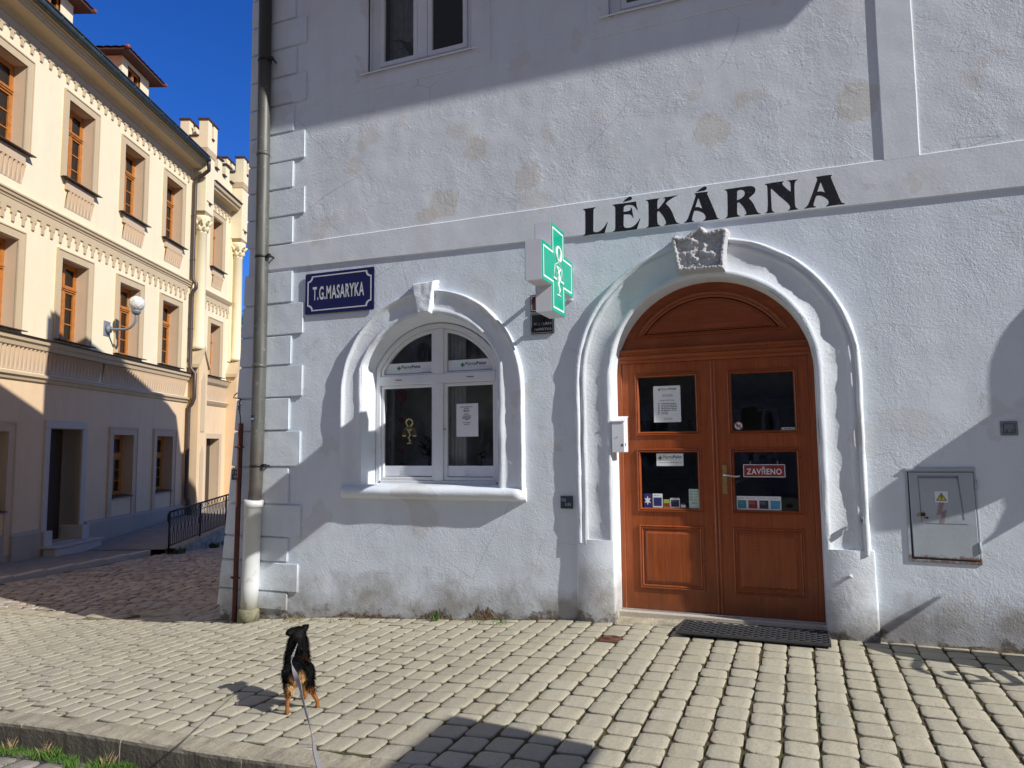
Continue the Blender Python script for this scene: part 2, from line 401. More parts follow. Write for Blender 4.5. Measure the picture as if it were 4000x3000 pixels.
def stone(mb, cx, cy, w, l, zf, jit=.010, r=.030, dome=.0015, hgt=.03, rot=0., lean=0.):
    """one tumbled stone: rounded outline, shoulder and slightly domed top"""
    pts = []
    for sx, sy in ((1,1),(-1,1),(-1,-1),(1,-1)):
        rr = r * random.uniform(.6, 1.3)
        bx, by = sx*(w/2-rr), sy*(l/2-rr); a0 = {(1,1):0,(-1,1):pi/2,(-1,-1):pi,(1,-1):3*pi/2}[(sx,sy)]
        for k in range(3):
            a = a0 + k*pi/4
            pts.append((bx+rr*cos(a)+random.uniform(-jit,jit)*.5, by+rr*sin(a)+random.uniform(-jit,jit)*.5))
    ca, sa = cos(rot), sin(rot)
    z0 = zf(cx, cy) + random.uniform(-.003, .003); tx, ty = random.uniform(-.02,.02)+lean, random.uniform(-.02,.02)
    def P(p, s, dz):
        x, y = p[0]*s, p[1]*s
        return (cx + x*ca - y*sa, cy + x*sa + y*ca, z0 + dz + tx*x + ty*y + (zf(cx + x*ca - y*sa, cy) - zf(cx, cy)))
    n = len(pts)
    rings = [[P(p, 1., -hgt) for p in pts], [P(p, .995, -.0065) for p in pts], [P(p, .972, -.0010) for p in pts], [P(p, .93, dome*.75) for p in pts], [P(p, .5, dome) for p in pts]]
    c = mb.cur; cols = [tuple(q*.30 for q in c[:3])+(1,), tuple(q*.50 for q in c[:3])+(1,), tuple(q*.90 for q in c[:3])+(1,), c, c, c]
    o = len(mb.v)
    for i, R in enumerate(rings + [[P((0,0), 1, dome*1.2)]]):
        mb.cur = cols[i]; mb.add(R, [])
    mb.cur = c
    for i in range(4):
        for k in range(n): mb.f.append((o+i*n+k, o+i*n+(k+1)%n, o+(i+1)*n+(k+1)%n, o+(i+1)*n+k)); mb.s.append(True)
    for k in range(n): mb.f.append((o+4*n+k, o+4*n+(k+1)%n, o+5*n)); mb.s.append(True)

mb = MB(); mb.use_col = True
PW = .186
for i in range(-76, 40):
    x = .033 + PW*(i+.5)
    top = .38 if x < -6.55 else .02
    y = top + (.1 if i % 2 else 0.) + random.uniform(-.02, .02)
    lo = yk(x)
    while y > lo + .03:
        l = .2 + random.uniform(-.012, .012)
        if y > top: l2 = l - (y-top); yy = top
        else: l2 = l; yy = y
        if yy - l2 < lo: l2 = yy - lo
        if l2 > .05 and not (-1.66 < x < -1.40 and -.70 < yy - l2/2 < -.40):
            v = random.uniform(.82, 1.06) if random.random() < .25 else random.uniform(.93, 1.05); h = random.uniform(-.02, .02)
            mb.cur = (.505*v + h*.5, .465*v, .348*v - h*.5, 1)
            stone(mb, x + random.uniform(-.004,.004), yy - l2/2, PW - random.uniform(.010,.017), l2 - random.uniform(.009,.016), zg)
        y -= l
tag(mb.build('pavement', M['paver'], recalc=False), kind='structure')

# kerb stones along the street, one after the other
mb = MB()
x = -12.9
while x < 7.5:
    L = 1.0 if x > -12.9 else .97
    x2 = x + L - .006
    a = []
    n = 16
    secs = []
    for k in range(n+1):
        xx = lerp(x, x2, k/n); y0 = yk(xx); z = zg(xx) + .006
        j = lambda: random.uniform(-.006, .006)
        secs.append([(xx, y0-.004, z-.05), (xx, y0-.004, z+j()), (xx, y0-.165+j(), z+.002+j()*.5), (xx, y0-.180+j()*.5, z-.006), (xx, y0-.188+j()*.5, z-.022), (xx, y0-.195, z-.26)])
    mb.strip(secs, False)
    for S in (secs[0], secs[-1]): mb.add(S, [tuple(range(len(S)))])
    x += 1.0
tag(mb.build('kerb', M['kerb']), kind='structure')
# carriageway in front of the kerb: worn setts
mb = MB(); mb.use_col = True
for r in range(16):
    y = -3.42 - .19*r
    x = -7.6 + random.uniform(0, .2)
    while x < -1.2:
        w = random.uniform(.17, .27); v = random.uniform(.8, 1.15)
        if y < yk(x) - .30:
            mb.cur = (.36*v, .32*v, .285*v, 1)
            stone(mb, x + w/2, y, w-.02, .165, lambda a, b: zg(a)-.145, .02, .04, .008, .05)
        x += w
tag(mb.build('roadway', M['sett'], recalc=False), kind='structure')

# alley setts
mb = MB(); mb.use_col = True
zal = lambda a, b: zg(a, b) - .006
def kerb_lat(s): return lerp(-9.15, -8.55, min(1.2, max(-1, (s-12.7)/5.1)))
s = 6.5
while s < 25:
    dl = random.uniform(.145, .175)
    lt = kerb_lat(s) + .08 + random.uniform(0, .15)
    while lt < -3.2:
        w = random.uniform(.15, .25)
        p = CAM + FH*(s + random.uniform(-.02,.02)) + RH*(lt + w/2)
        edge = .66 if p.x < -8 else .06
        if p.y > edge and p.x > -19:
            near = p.x > -8.3 and p.y < 2.2
            v = random.uniform(.65, 1.25) if not near else random.uniform(.85, 1.1)
            mb.cur = (.55*v, .46*v, .36*v, 1)
            if random.random() < .06: mb.cur = (.55, .51, .45, 1)
            stone(mb, p.x, p.y, w-.015, dl-.012, zal, .022, .03, .010, .05, YAW + random.uniform(-.06,.06), random.uniform(-.05,.05))
        lt += w
    s += dl
tag(mb.build('alley_road', M['sett'], recalc=False), kind='structure')
mb = MB(); mb.strip([[tuple(p.xyz[:2]) + (zg(p.x, p.y)-.03,) for p in [CAM + FH*ss + RH*ll for ll in frange(-9.6, -2.6, 14)]] for ss in frange(5.5, 30, 50)])
tag(mb.build('alley_bed', M['soil'], recalc=False), kind='structure')
# flush concrete edging between the pavement and the alley
mb = MB()
x = -14.
while x < -7.8:
    zz = zg(x+.5); mb.box(x, x+.985, .40, .63, zz-.1, zz+.004); x += 1.
tag(mb.build('edging_strip', M['concrete'], bevel=.01), kind='structure')

# walk along the cream house, its kerb, the ramp and the ramp wall
mb = MB()
mb.strip([[yw(s, lerp(-.05, kerb_lat(s)+10.68-.12, k/6), 0) + Vector((0,0,lerp(-.70,-.82,(s-14)/4)+.02-.012*k/6)) for k in range(7)] for s in frange(6, 17.6, 24)])
tag(mb.build('footpath', M['walk'], recalc=False), kind='structure')
mb = MB()
for s in frange(6, 16.4, 13):
    a = [yw(s, kerb_lat(s)+10.68, 0), yw(s+.79, kerb_lat(s+.79)+10.68, 0)]
    b = [yw(s, kerb_lat(s)+10.54, 0), yw(s+.79, kerb_lat(s+.79)+10.54, 0)]
    z = lerp(-.70,-.82,(s-14)/4)+.018
    V = [(*a[0].xy, z-.25), (*a[1].xy, z-.25), (*b[1].xy, z-.25), (*b[0].xy, z-.25), (*a[0].xy, z), (*a[1].xy, z), (*b[1].xy, z), (*b[0].xy, z)]
    mb.add(V, [(0,1,2,3),(4,5,6,7),(0,1,5,4),(1,2,6,5),(2,3,7,6),(3,0,4,7)])
tag(mb.build('footpath_kerb', M['granite'], bevel=.008), kind='structure')
def rail_o(s): return 2.45
def ramp_z(s): return lerp(-.78, -.48, (s-17.28)/5.7)
mb = MB()
mb.strip([[yw(s, lerp(-.05, rail_o(s)-.03, k/6), ramp_z(s)) for k in range(7)] for s in frange(17.4, 27, 20)])
tag(mb.build('ramp_path', M['walk'], recalc=False), kind='structure')
mb = MB()
mb.strip([[yw(s, rail_o(s)+d, z) for d, z in ((-.10, -1.2), (-.10, ramp_z(s)+.04), (.13, ramp_z(s)+.04), (.13, ramp_z(s)-.03), (.09, ramp_z(s)-.035), (.09, -1.2))] for s in frange(17.3, 27, 12)], smooth=False)
tag(mb.build('ramp_wall', M['concrete']), 'low concrete wall carrying the iron railing beside the alley ramp', 'wall')

# ------------------------------------------------------------------ the pharmacy building
CXB = [(-.95,-6.43),(-.36,-6.297),(.585,-6.196),(1.47,-6.109),(2.37,-6.042),(3.27,-5.992),(4.,-5.965),(7.6,-5.96)]
def xb(z): return interp(z, [p[0] for p in CXB], [p[1] for p in CXB])
bld = tag(empty('pharmacy_building', (0., 0., 0.)), 'pale grey plastered pharmacy house with arched door, arched window and painted black lettering', 'building')
bld.location = (0, 0, 0)

def arc(cx, cz, r, a0, a1, n): return [(cx + r*cos(lerp(a0,a1,i/n)), cz + r*sin(lerp(a0,a1,i/n))) for i in range(n+1)]
DCX, DCZ, DR = -.735, 2.235, .885
def arch_path(cx, hw, zb, cz, R, n=40, vn=8):
    """left foot -> over the arch -> right foot, as (x, z)"""
    dz = sqrt(max(0, R*R - hw*hw)); sp = cz + dz
    a = math.acos(max(-1, min(1, hw/R)))
    return [(cx-hw, lerp(zb, sp, i/vn)) for i in range(vn)] + arc(cx, cz, R, pi-a, a, n) + [(cx+hw, lerp(sp, zb, (i+1)/vn)) for i in range(vn)]
def circ_path(cx, R, zb, cz, n=40, vn=8): return arch_path(cx, R, zb, cz, R, n, vn)

door_hole = circ_path(DCX, DR, -.4, DCZ)
win_hole = arch_path(-3.565, .80, 1.15, 2.12, .88)
UW = [(-4.33, -3.03), (-1.56, -.26), (1.21, 2.51), (3.98, 5.28)]
uw_holes = [[(a, 5.80), (b, 5.80), (b, 7.25), (a, 7.25)] for a, b in UW]
TOPZ = 7.6
outer = [(xb(z), z) for z in (-.95,-.36,.585,1.47,2.37,3.27,4.,TOPZ)] + [(12, TOPZ), (12, -.95)]
mb = MB(); mb.prism([outer, door_hole, win_hole] + uw_holes, 0, .02, back=False)
# flank along the alley and the far end
fl = [(x, z) for x, z in outer[:8]]
def flank(x, z, d): return (x + FH.x*d, FH.y*d, z)
mb.strip([[flank(x, z, d) for x, z in fl] for d in (0.02, 3, 6, 10)], smooth=False)
mb.strip([[(12, 0, z), (12, 9, z)] for z in (-.95, TOPZ)], False)
mb.strip([[(-6, 9.3, z), (12, 9, z)] for z in (-.95, TOPZ)], False)
mb.build('wall', M['wall'], bld)

# upper storey skin: stands 4 mm proud of the wall plane so that it can carry its own weathered paint
mb = MB()
pan_l = [(-5.80, 3.95), (.75, 3.95), (.75, TOPZ-.01), (-5.80, TOPZ-.01)]
mb.prism([pan_l] + uw_holes[:2], -.004, .0, back=False)
pan_r = [(1.0, 3.95), (11.9, 3.95), (11.9, TOPZ-.01), (1.0, TOPZ-.01)]
mb.prism([pan_r] + uw_holes[2:], -.004, .0, back=False)
mb.build('upper_wall_plaster', M['upper'], bld)
mb = MB()
def wavy_box(x0, x1, z0, z1, y, n=60, amp=.004, horiz=True, tilt=0.):
    zz0 = z0
    secs = []
    for k in range(n+1):
        if horiz:
            xx = lerp(x0, x1, k/n); z0 = zz0 + tilt*(xx+2.6); d = [amp*mnoise.noise(Vector((xx*2.3, i*7.1, 3))) for i in range(3)]
            secs.append([(xx, .0, z0+d[0]), (xx, y+.006, z0+d[0]), (xx, y, z0+d[0]+.008), (xx, y, z1+d[1]-.008), (xx, y+.006, z1+d[1]), (xx, .0, z1+d[1])])
        else:
            zz = lerp(z0, z1, k/n); d = [amp*mnoise.noise(Vector((zz*2.3, i*7.1, 9))) for i in range(3)]
            secs.append([(x0+d[0], .0, zz), (x0+d[0], y+.006, zz), (x0+d[0]+.008, y, zz), (x1+d[1]-.008, y, zz), (x1+d[1], y+.006, zz), (x1+d[1], .0, zz)])
    mb.strip(secs, False)
wavy_box(-5.80, 11.9, 3.640, 3.965, -.020, 140, tilt=-.0128)
mb.build('string_course', M['band'], bld)
mb = MB(); wavy_box(.745, 1.02, 3.952, TOPZ-.02, -.0206, 40, .006, False)
mb.build('pilaster_strip', M['band'], bld)

# quoins: long and short blocks wrapping the battered corner
rows = [(-.60,-.185,0),(-.185,.02,0),(.02,.345,1),(.345,.62,0),(.62,.985,1),(.985,1.40,0),(1.40,1.81,1),(1.81,2.185,0),(2.185,2.555,1),(2.555,2.90,0),(2.90,3.275,1),(3.275,3.652,0),
        (3.968,4.30,0),(4.30,4.63,1),(4.63,4.96,0),(4.96,5.31,1),(5.31,5.66,0),(5.66,6.01,1),(6.01,6.36,0),(6.36,6.71,1),(6.71,7.06,0),(7.06,7.58,1)]
rows = rows[1:]
for z0, z1, wide in rows:
    mb = MB()
    xr = (-5.165 if wide else -5.33) + random.uniform(-.012,.012); z0 += .006; z1 -= .006
    xl0, xl1 = xb(z0)-.03, xb(z1)-.03
    y = -.023 + random.uniform(-.003, .003)
    b = [(xl0,y,z0),(xr,y,z0),(xr,0.0,z0),(xb(z0),0.0,z0)]; t_ = [(xl1,y,z1),(xr,y,z1),(xr,0.0,z1),(xb(z1),0.0,z1)]
    # front block
    mb.add(b + t_, [(0,3,2,1),(4,5,6,7),(0,1,5,4),(1,2,6,5),(2,3,7,6),(3,0,4,7)])
    # return on the alley flank
    d = .55 if wide else .35
    q = [(xl0,y,z0),(xb(z0),0,z0),flank(xb(z0),z0,d),flank(xl0,z0,d)]; q2 = [(xl1,y,z1),(xb(z1),0,z1),flank(xb(z1),z1,d),flank(xl1,z1,d)]
    mb.add(q + q2, [(0,3,2,1),(4,5,6,7),(0,1,5,4),(1,2,6,5),(2,3,7,6),(3,0,4,7)])
    mb.build('quoin', M['quoin'], bld, bevel=.010, seg=2)

# moulded surrounds
def surround(inner, outer, prof, rev=None, jit=.0055, seed=0):
    """prof: (t 0..1 from inner to outer edge, y)"""
    rows_ = []
    for i, (a, b) in enumerate(zip(inner, outer)):
        r = []
        if rev: r.append((rev[i][0], rev[1000] if False else rev_y, rev[i][1]))
        for k, (t, y) in enumerate(prof):
            p = (lerp(a[0], b[0], t), lerp(a[1], b[1], t))
            j = mnoise.noise(Vector((p[0]*6+seed, p[1]*6, k*3.3)))*jit*2
            r.append((p[0]+j*.7, y + (j if y < -.004 else 0), p[1]+j*.7))
        rows_.append(r)
    return rows_
# door
n_ = 64
din = circ_path(DCX, DR, .70, DCZ, n_, 16); dout = circ_path(DCX, 1.235, .70, DCZ, n_, 16)
prof_d = [(0,.0),(0,-.036),(.03,-.050),(.09,-.052),(.15,-.042),(.18,-.026),(.66,-.026),(.70,-.038),(.74,-.050),(.79,-.050),(.82,-.034),(.845,-.034),(.87,-.056),(.91,-.068),(.955,-.064),(.985,-.036),(1.,.002)]
prof_d_old = [(0,.0),(0,-.034),(.025,-.046),(.08,-.052),(.15,-.044),(.18,-.026),(.22,-.020),(.52,-.022),(.56,-.030),(.585,-.044),(.635,-.054),(.69,-.050),(.72,-.036),(.735,-.032),(.755,-.046),(.80,-.062),(.87,-.070),(.94,-.060),(.985,-.030),(1.,.002)]
prof_d = [(a, b*.78 if b < 0 else b) for a, b in prof_d]
mb = MB(); mb.strip(surround(din, dout, prof_d), True)
sur = mb.build('door_surround', M['trim'], bld, recalc=True)
mb = MB()                                                             # reveals of the door opening
drev = circ_path(DCX, DR, -.1, DCZ, n_, 16); dfar = circ_path(DCX, DR-.012, -.1, DCZ, n_, 16)
mb.strip([[(a[0], -.03, a[1]), (a[0], .0, a[1]), (lerp(a[0],b[0],.5), .12, lerp(a[1],b[1],.5)), (b[0], .34, b[1])] for a, b in zip(drev, dfar)], True)
mb.build('door_reveal', M['trim'], bld)
for x0, x1 in ((-1.975, DCX-DR), (DCX+DR, .525)):                      # plain blocks at the feet of the arch
    mb = MB(); nz = 14
    secs = []
    for k in range(nz+1):
        z = lerp(-.12, .735, k/nz); w = .008*(1-k/nz)
        j = lambda s: mnoise.noise(Vector((x0*5+s, z*4, s)))*.005
        if x0 < -1: secs.append([(x0-w+j(1), 0.01, z),(x0-w+j(1), -.036+j(2), z),(x0+.012, -.042-w*.5+j(3), z),(x1-.012+j(4), -.042-w*.5+j(5), z),(x1+.002, -.036, z),(x1+.002,.02,z)])
        else: secs.append([(x0-.002, .02, z),(x0-.002, -.036, z),(x0+.012+j(1), -.042-w*.5+j(2), z),(x1-.012, -.042-w*.5+j(3), z),(x1+w+j(4), -.036+j(5), z),(x1+w+j(4),.01,z)])
    mb.strip(secs, True); mb.add(secs[-1], [tuple(range(6))])
    mb.build('jamb_block', M['trim'], bld)
# keystone over the door: a carved crown-shaped block
def relief_block(outline, inset, y0, y1, name, parent, mat, carve, nx=64, nz=48, amp=.03):
    xs = [p[0] for p in outline]; zs = [p[1] for p in outline]
    from mathutils.geometry import intersect_point_tri_2d
    tri = tessellate_polygon([[Vector((p[0], p[1], 0)) for p in outline]])
    def inside(x, z):
        return any(intersect_point_tri_2d((x, z), outline[a], outline[b], outline[c]) for a, b, c in tri)
    def edge_d(x, z):
        d = 9
        for i in range(len(outline)):
            a = Vector(outline[i]); b = Vector(outline[(i+1) % len(outline)]); p = Vector((x, z)); ab = b-a
            t = max(0, min(1, (p-a).dot(ab)/ab.dot(ab))); d = min(d, (p-(a+ab*t)).length)
        return d
    X = frange(min(xs)-.01, max(xs)+.01, nx); Z = frange(min(zs)-.01, max(zs)+.01, nz)
    mb = MB(); idx = {}; vs = []; fs = []
    for i, x in enumerate(X):
        for k, z in enumerate(Z):
            if inside(x, z): d = edge_d(x, z)
            else: d = -1
            if d < 0: y = y0
            else: y = lerp(y0, y1, min(1, d/.02)**.5) + carve(x, z, d)
            idx[i, k] = len(vs); vs.append((x, y, z))
    for i in range(nx):
        for k in range(nz): fs.append((idx[i,k], idx[i+1,k], idx[i+1,k+1], idx[i,k+1]))
    # drop the cells wholly outside
    fs = [f for f in fs if any(vs[q][1] < y0 - 1e-4 for q in f)]
    mb.add(vs, fs, True)
    return mb.build(name, mat, parent, merge=1e-6)
kst = [(-1.015,3.475),(-.967,3.515),(-.93,3.486),(-.88,3.484),(-.82,3.532),(-.762,3.566),(-.72,3.557),(-.69,3.505),(-.64,3.515),(-.576,3.529),(-.524,3.526),(-.504,3.48),(-.535,3.281),(-.548,3.135),(-.927,3.145),(-.973,3.16),(-1.01,3.40)]
def carve_key(x, z, d):
    if d < .045: return -.012 + .008*mnoise.noise(Vector((x*60, z*60, 1)))
    u, w = (x+.77)/.22, (z-3.33)/.17
    r = hypot(u, w); a = atan2(w, u)
    pet = -.030*max(0, cos(2.5*a+1.2))**2 * max(0, 1-abs(r-.55)/.5)
    swirl = -.018*max(0, sin(9*r - 2*a))*max(0, 1.15-r)
    nz_ = .014*mnoise.noise(Vector((x*28, z*28, 5))) + .010*mnoise.noise(Vector((x*55, z*55, 8)))
    return .022 + pet + swirl + nz_
relief_block(kst, 0, 0.0, -.125, 'keystone', sur, M['relief'], carve_key, 84, 66)

# ground-floor window surround
win_in = arch_path(-3.565, .80, 1.16, 2.12, .88, n_, 16); win_out = circ_path(-3.565, 1.07, 1.16, 2.185, n_, 16)
prof_w = [(0,.0),(0,-.034),(.06,-.048),(.16,-.050),(.22,-.034),(.30,-.030),(.76,-.036),(.83,-.050),(.88,-.068),(.93,-.076),(.97,-.062),(1.,.002)]
prof_w_old = [(0,.0),(0,-.030),(.03,-.038),(.20,-.044),(.30,-.040),(.34,-.030),(.52,-.034),(.58,-.052),(.66,-.074),(.78,-.086),(.90,-.078),(.965,-.045),(1.,.002)]
prof_w = [(a, b*.80 if b < 0 else b) for a, b in prof_w]
mb = MB(); mb.strip(surround(win_in, win_out, prof_w, None, .0045, 40), True)
wsur = mb.build('window_surround', M['trim'], bld)
WFY = .20
fr_out = arch_path(-3.575, .745, 1.20, 2.10, .83, n_, 16)
mb = MB()
w_in2 = arch_path(-3.565, .80, 1.12, 2.12, .88, n_, 16); fr2 = arch_path(-3.575, .745, 1.12, 2.10, .83, n_, 16)
mb.strip([[(a[0], -.032, a[1]), (a[0], 0, a[1]), (lerp(a[0],b[0],.45), .09, lerp(a[1],b[1],.45)), (b[0], .24, b[1])] for a, b in zip(w_in2, fr2)], True)
mb.build('window_reveal', M['trim'], bld)
ks2 = [(-3.74,3.33),(-3.44,3.345),(-3.50,2.985),(-3.66,2.985)]
relief_block(ks2, 0, 0.0, -.095, 'keystone', wsur, M['trim'], lambda x, z, d: .006*mnoise.noise(Vector((x*14, z*14, 2))), 40, 46)
# sill
mb = MB(); secs = []
for k in range(61):
    x = lerp(-4.625, -2.485, k/60); j = lambda s: .007*mnoise.noise(Vector((x*3.1, s*5., 4)))
    e = 1 - .75*max(0, 1-k/1.5) - .75*max(0, (k-58.5)/1.5)
    secs.append([(x, .22, 1.11), (x, .22, 1.228+j(9)*.3), (x, .0, 1.205+j(1)), (x, -.06*e, 1.190+j(2)), (x, -.098*e, 1.170+j(3)), (x, -.106*e+j(7), 1.140+j(4)), (x, -.092*e, 1.100+j(5)), (x, -.06*e, 1.078+j(6)), (x, .0, 1.068+j(6))])
mb.strip(secs, True); mb.add(secs[0], [tuple(range(9))]); mb.add(secs[-1], [tuple(range(9))])
mb.build('window_sill', M['trim'], bld)

# exposed rubble where the plaster has fallen at the foot of the wall
def broken(x0, x1, zt, name='bare_patch'):
    mb = MB(); n = 26; rows_ = []
    top = [(lerp(x0, x1, i/n), zg(lerp(x0,x1,i/n)) + max(.01, zt*(1-abs(i/n*2-1)**1.5)*(.55+.8*mnoise.noise(Vector((i*.62, x0, 0)))+.3*mnoise.noise(Vector((i*1.9, x0, 4)))))) for i in range(n+1)]
    m = 8
    for k in range(m+1):
        rows_.append([(x, -.006 - .004*mnoise.noise(Vector((x*40, k*2., 7))) - .004*mnoise.noise(Vector((x*12, k*.6, 2))), lerp(zg(x)-.05, z, k/m)) for x, z in top])
    mb.strip(rows_, False); return mb.build(name, M['rubble'], bld)
t = NT('bare_masonry'); n1 = t.noise(14, 6, .7); n2 = t.noise(5, 4, .6); c = t.mix(t.rng(n1, .3, .7), (.10,.075,.055), (.33,.27,.20)); c = t.mix(t.rng(n2, .5, .62, 0, .7), c, (.22,.11,.07))
M['rubble'] = t.out(c, .95, t.bump(n1, .03), .1)
broken(-3.66, -3.28, .15); broken(-3.15, -2.74, .21); broken(-4.9, -3.9, .07); broken(-2.6, -2.15, .05); broken(.95, 1.6, .05)

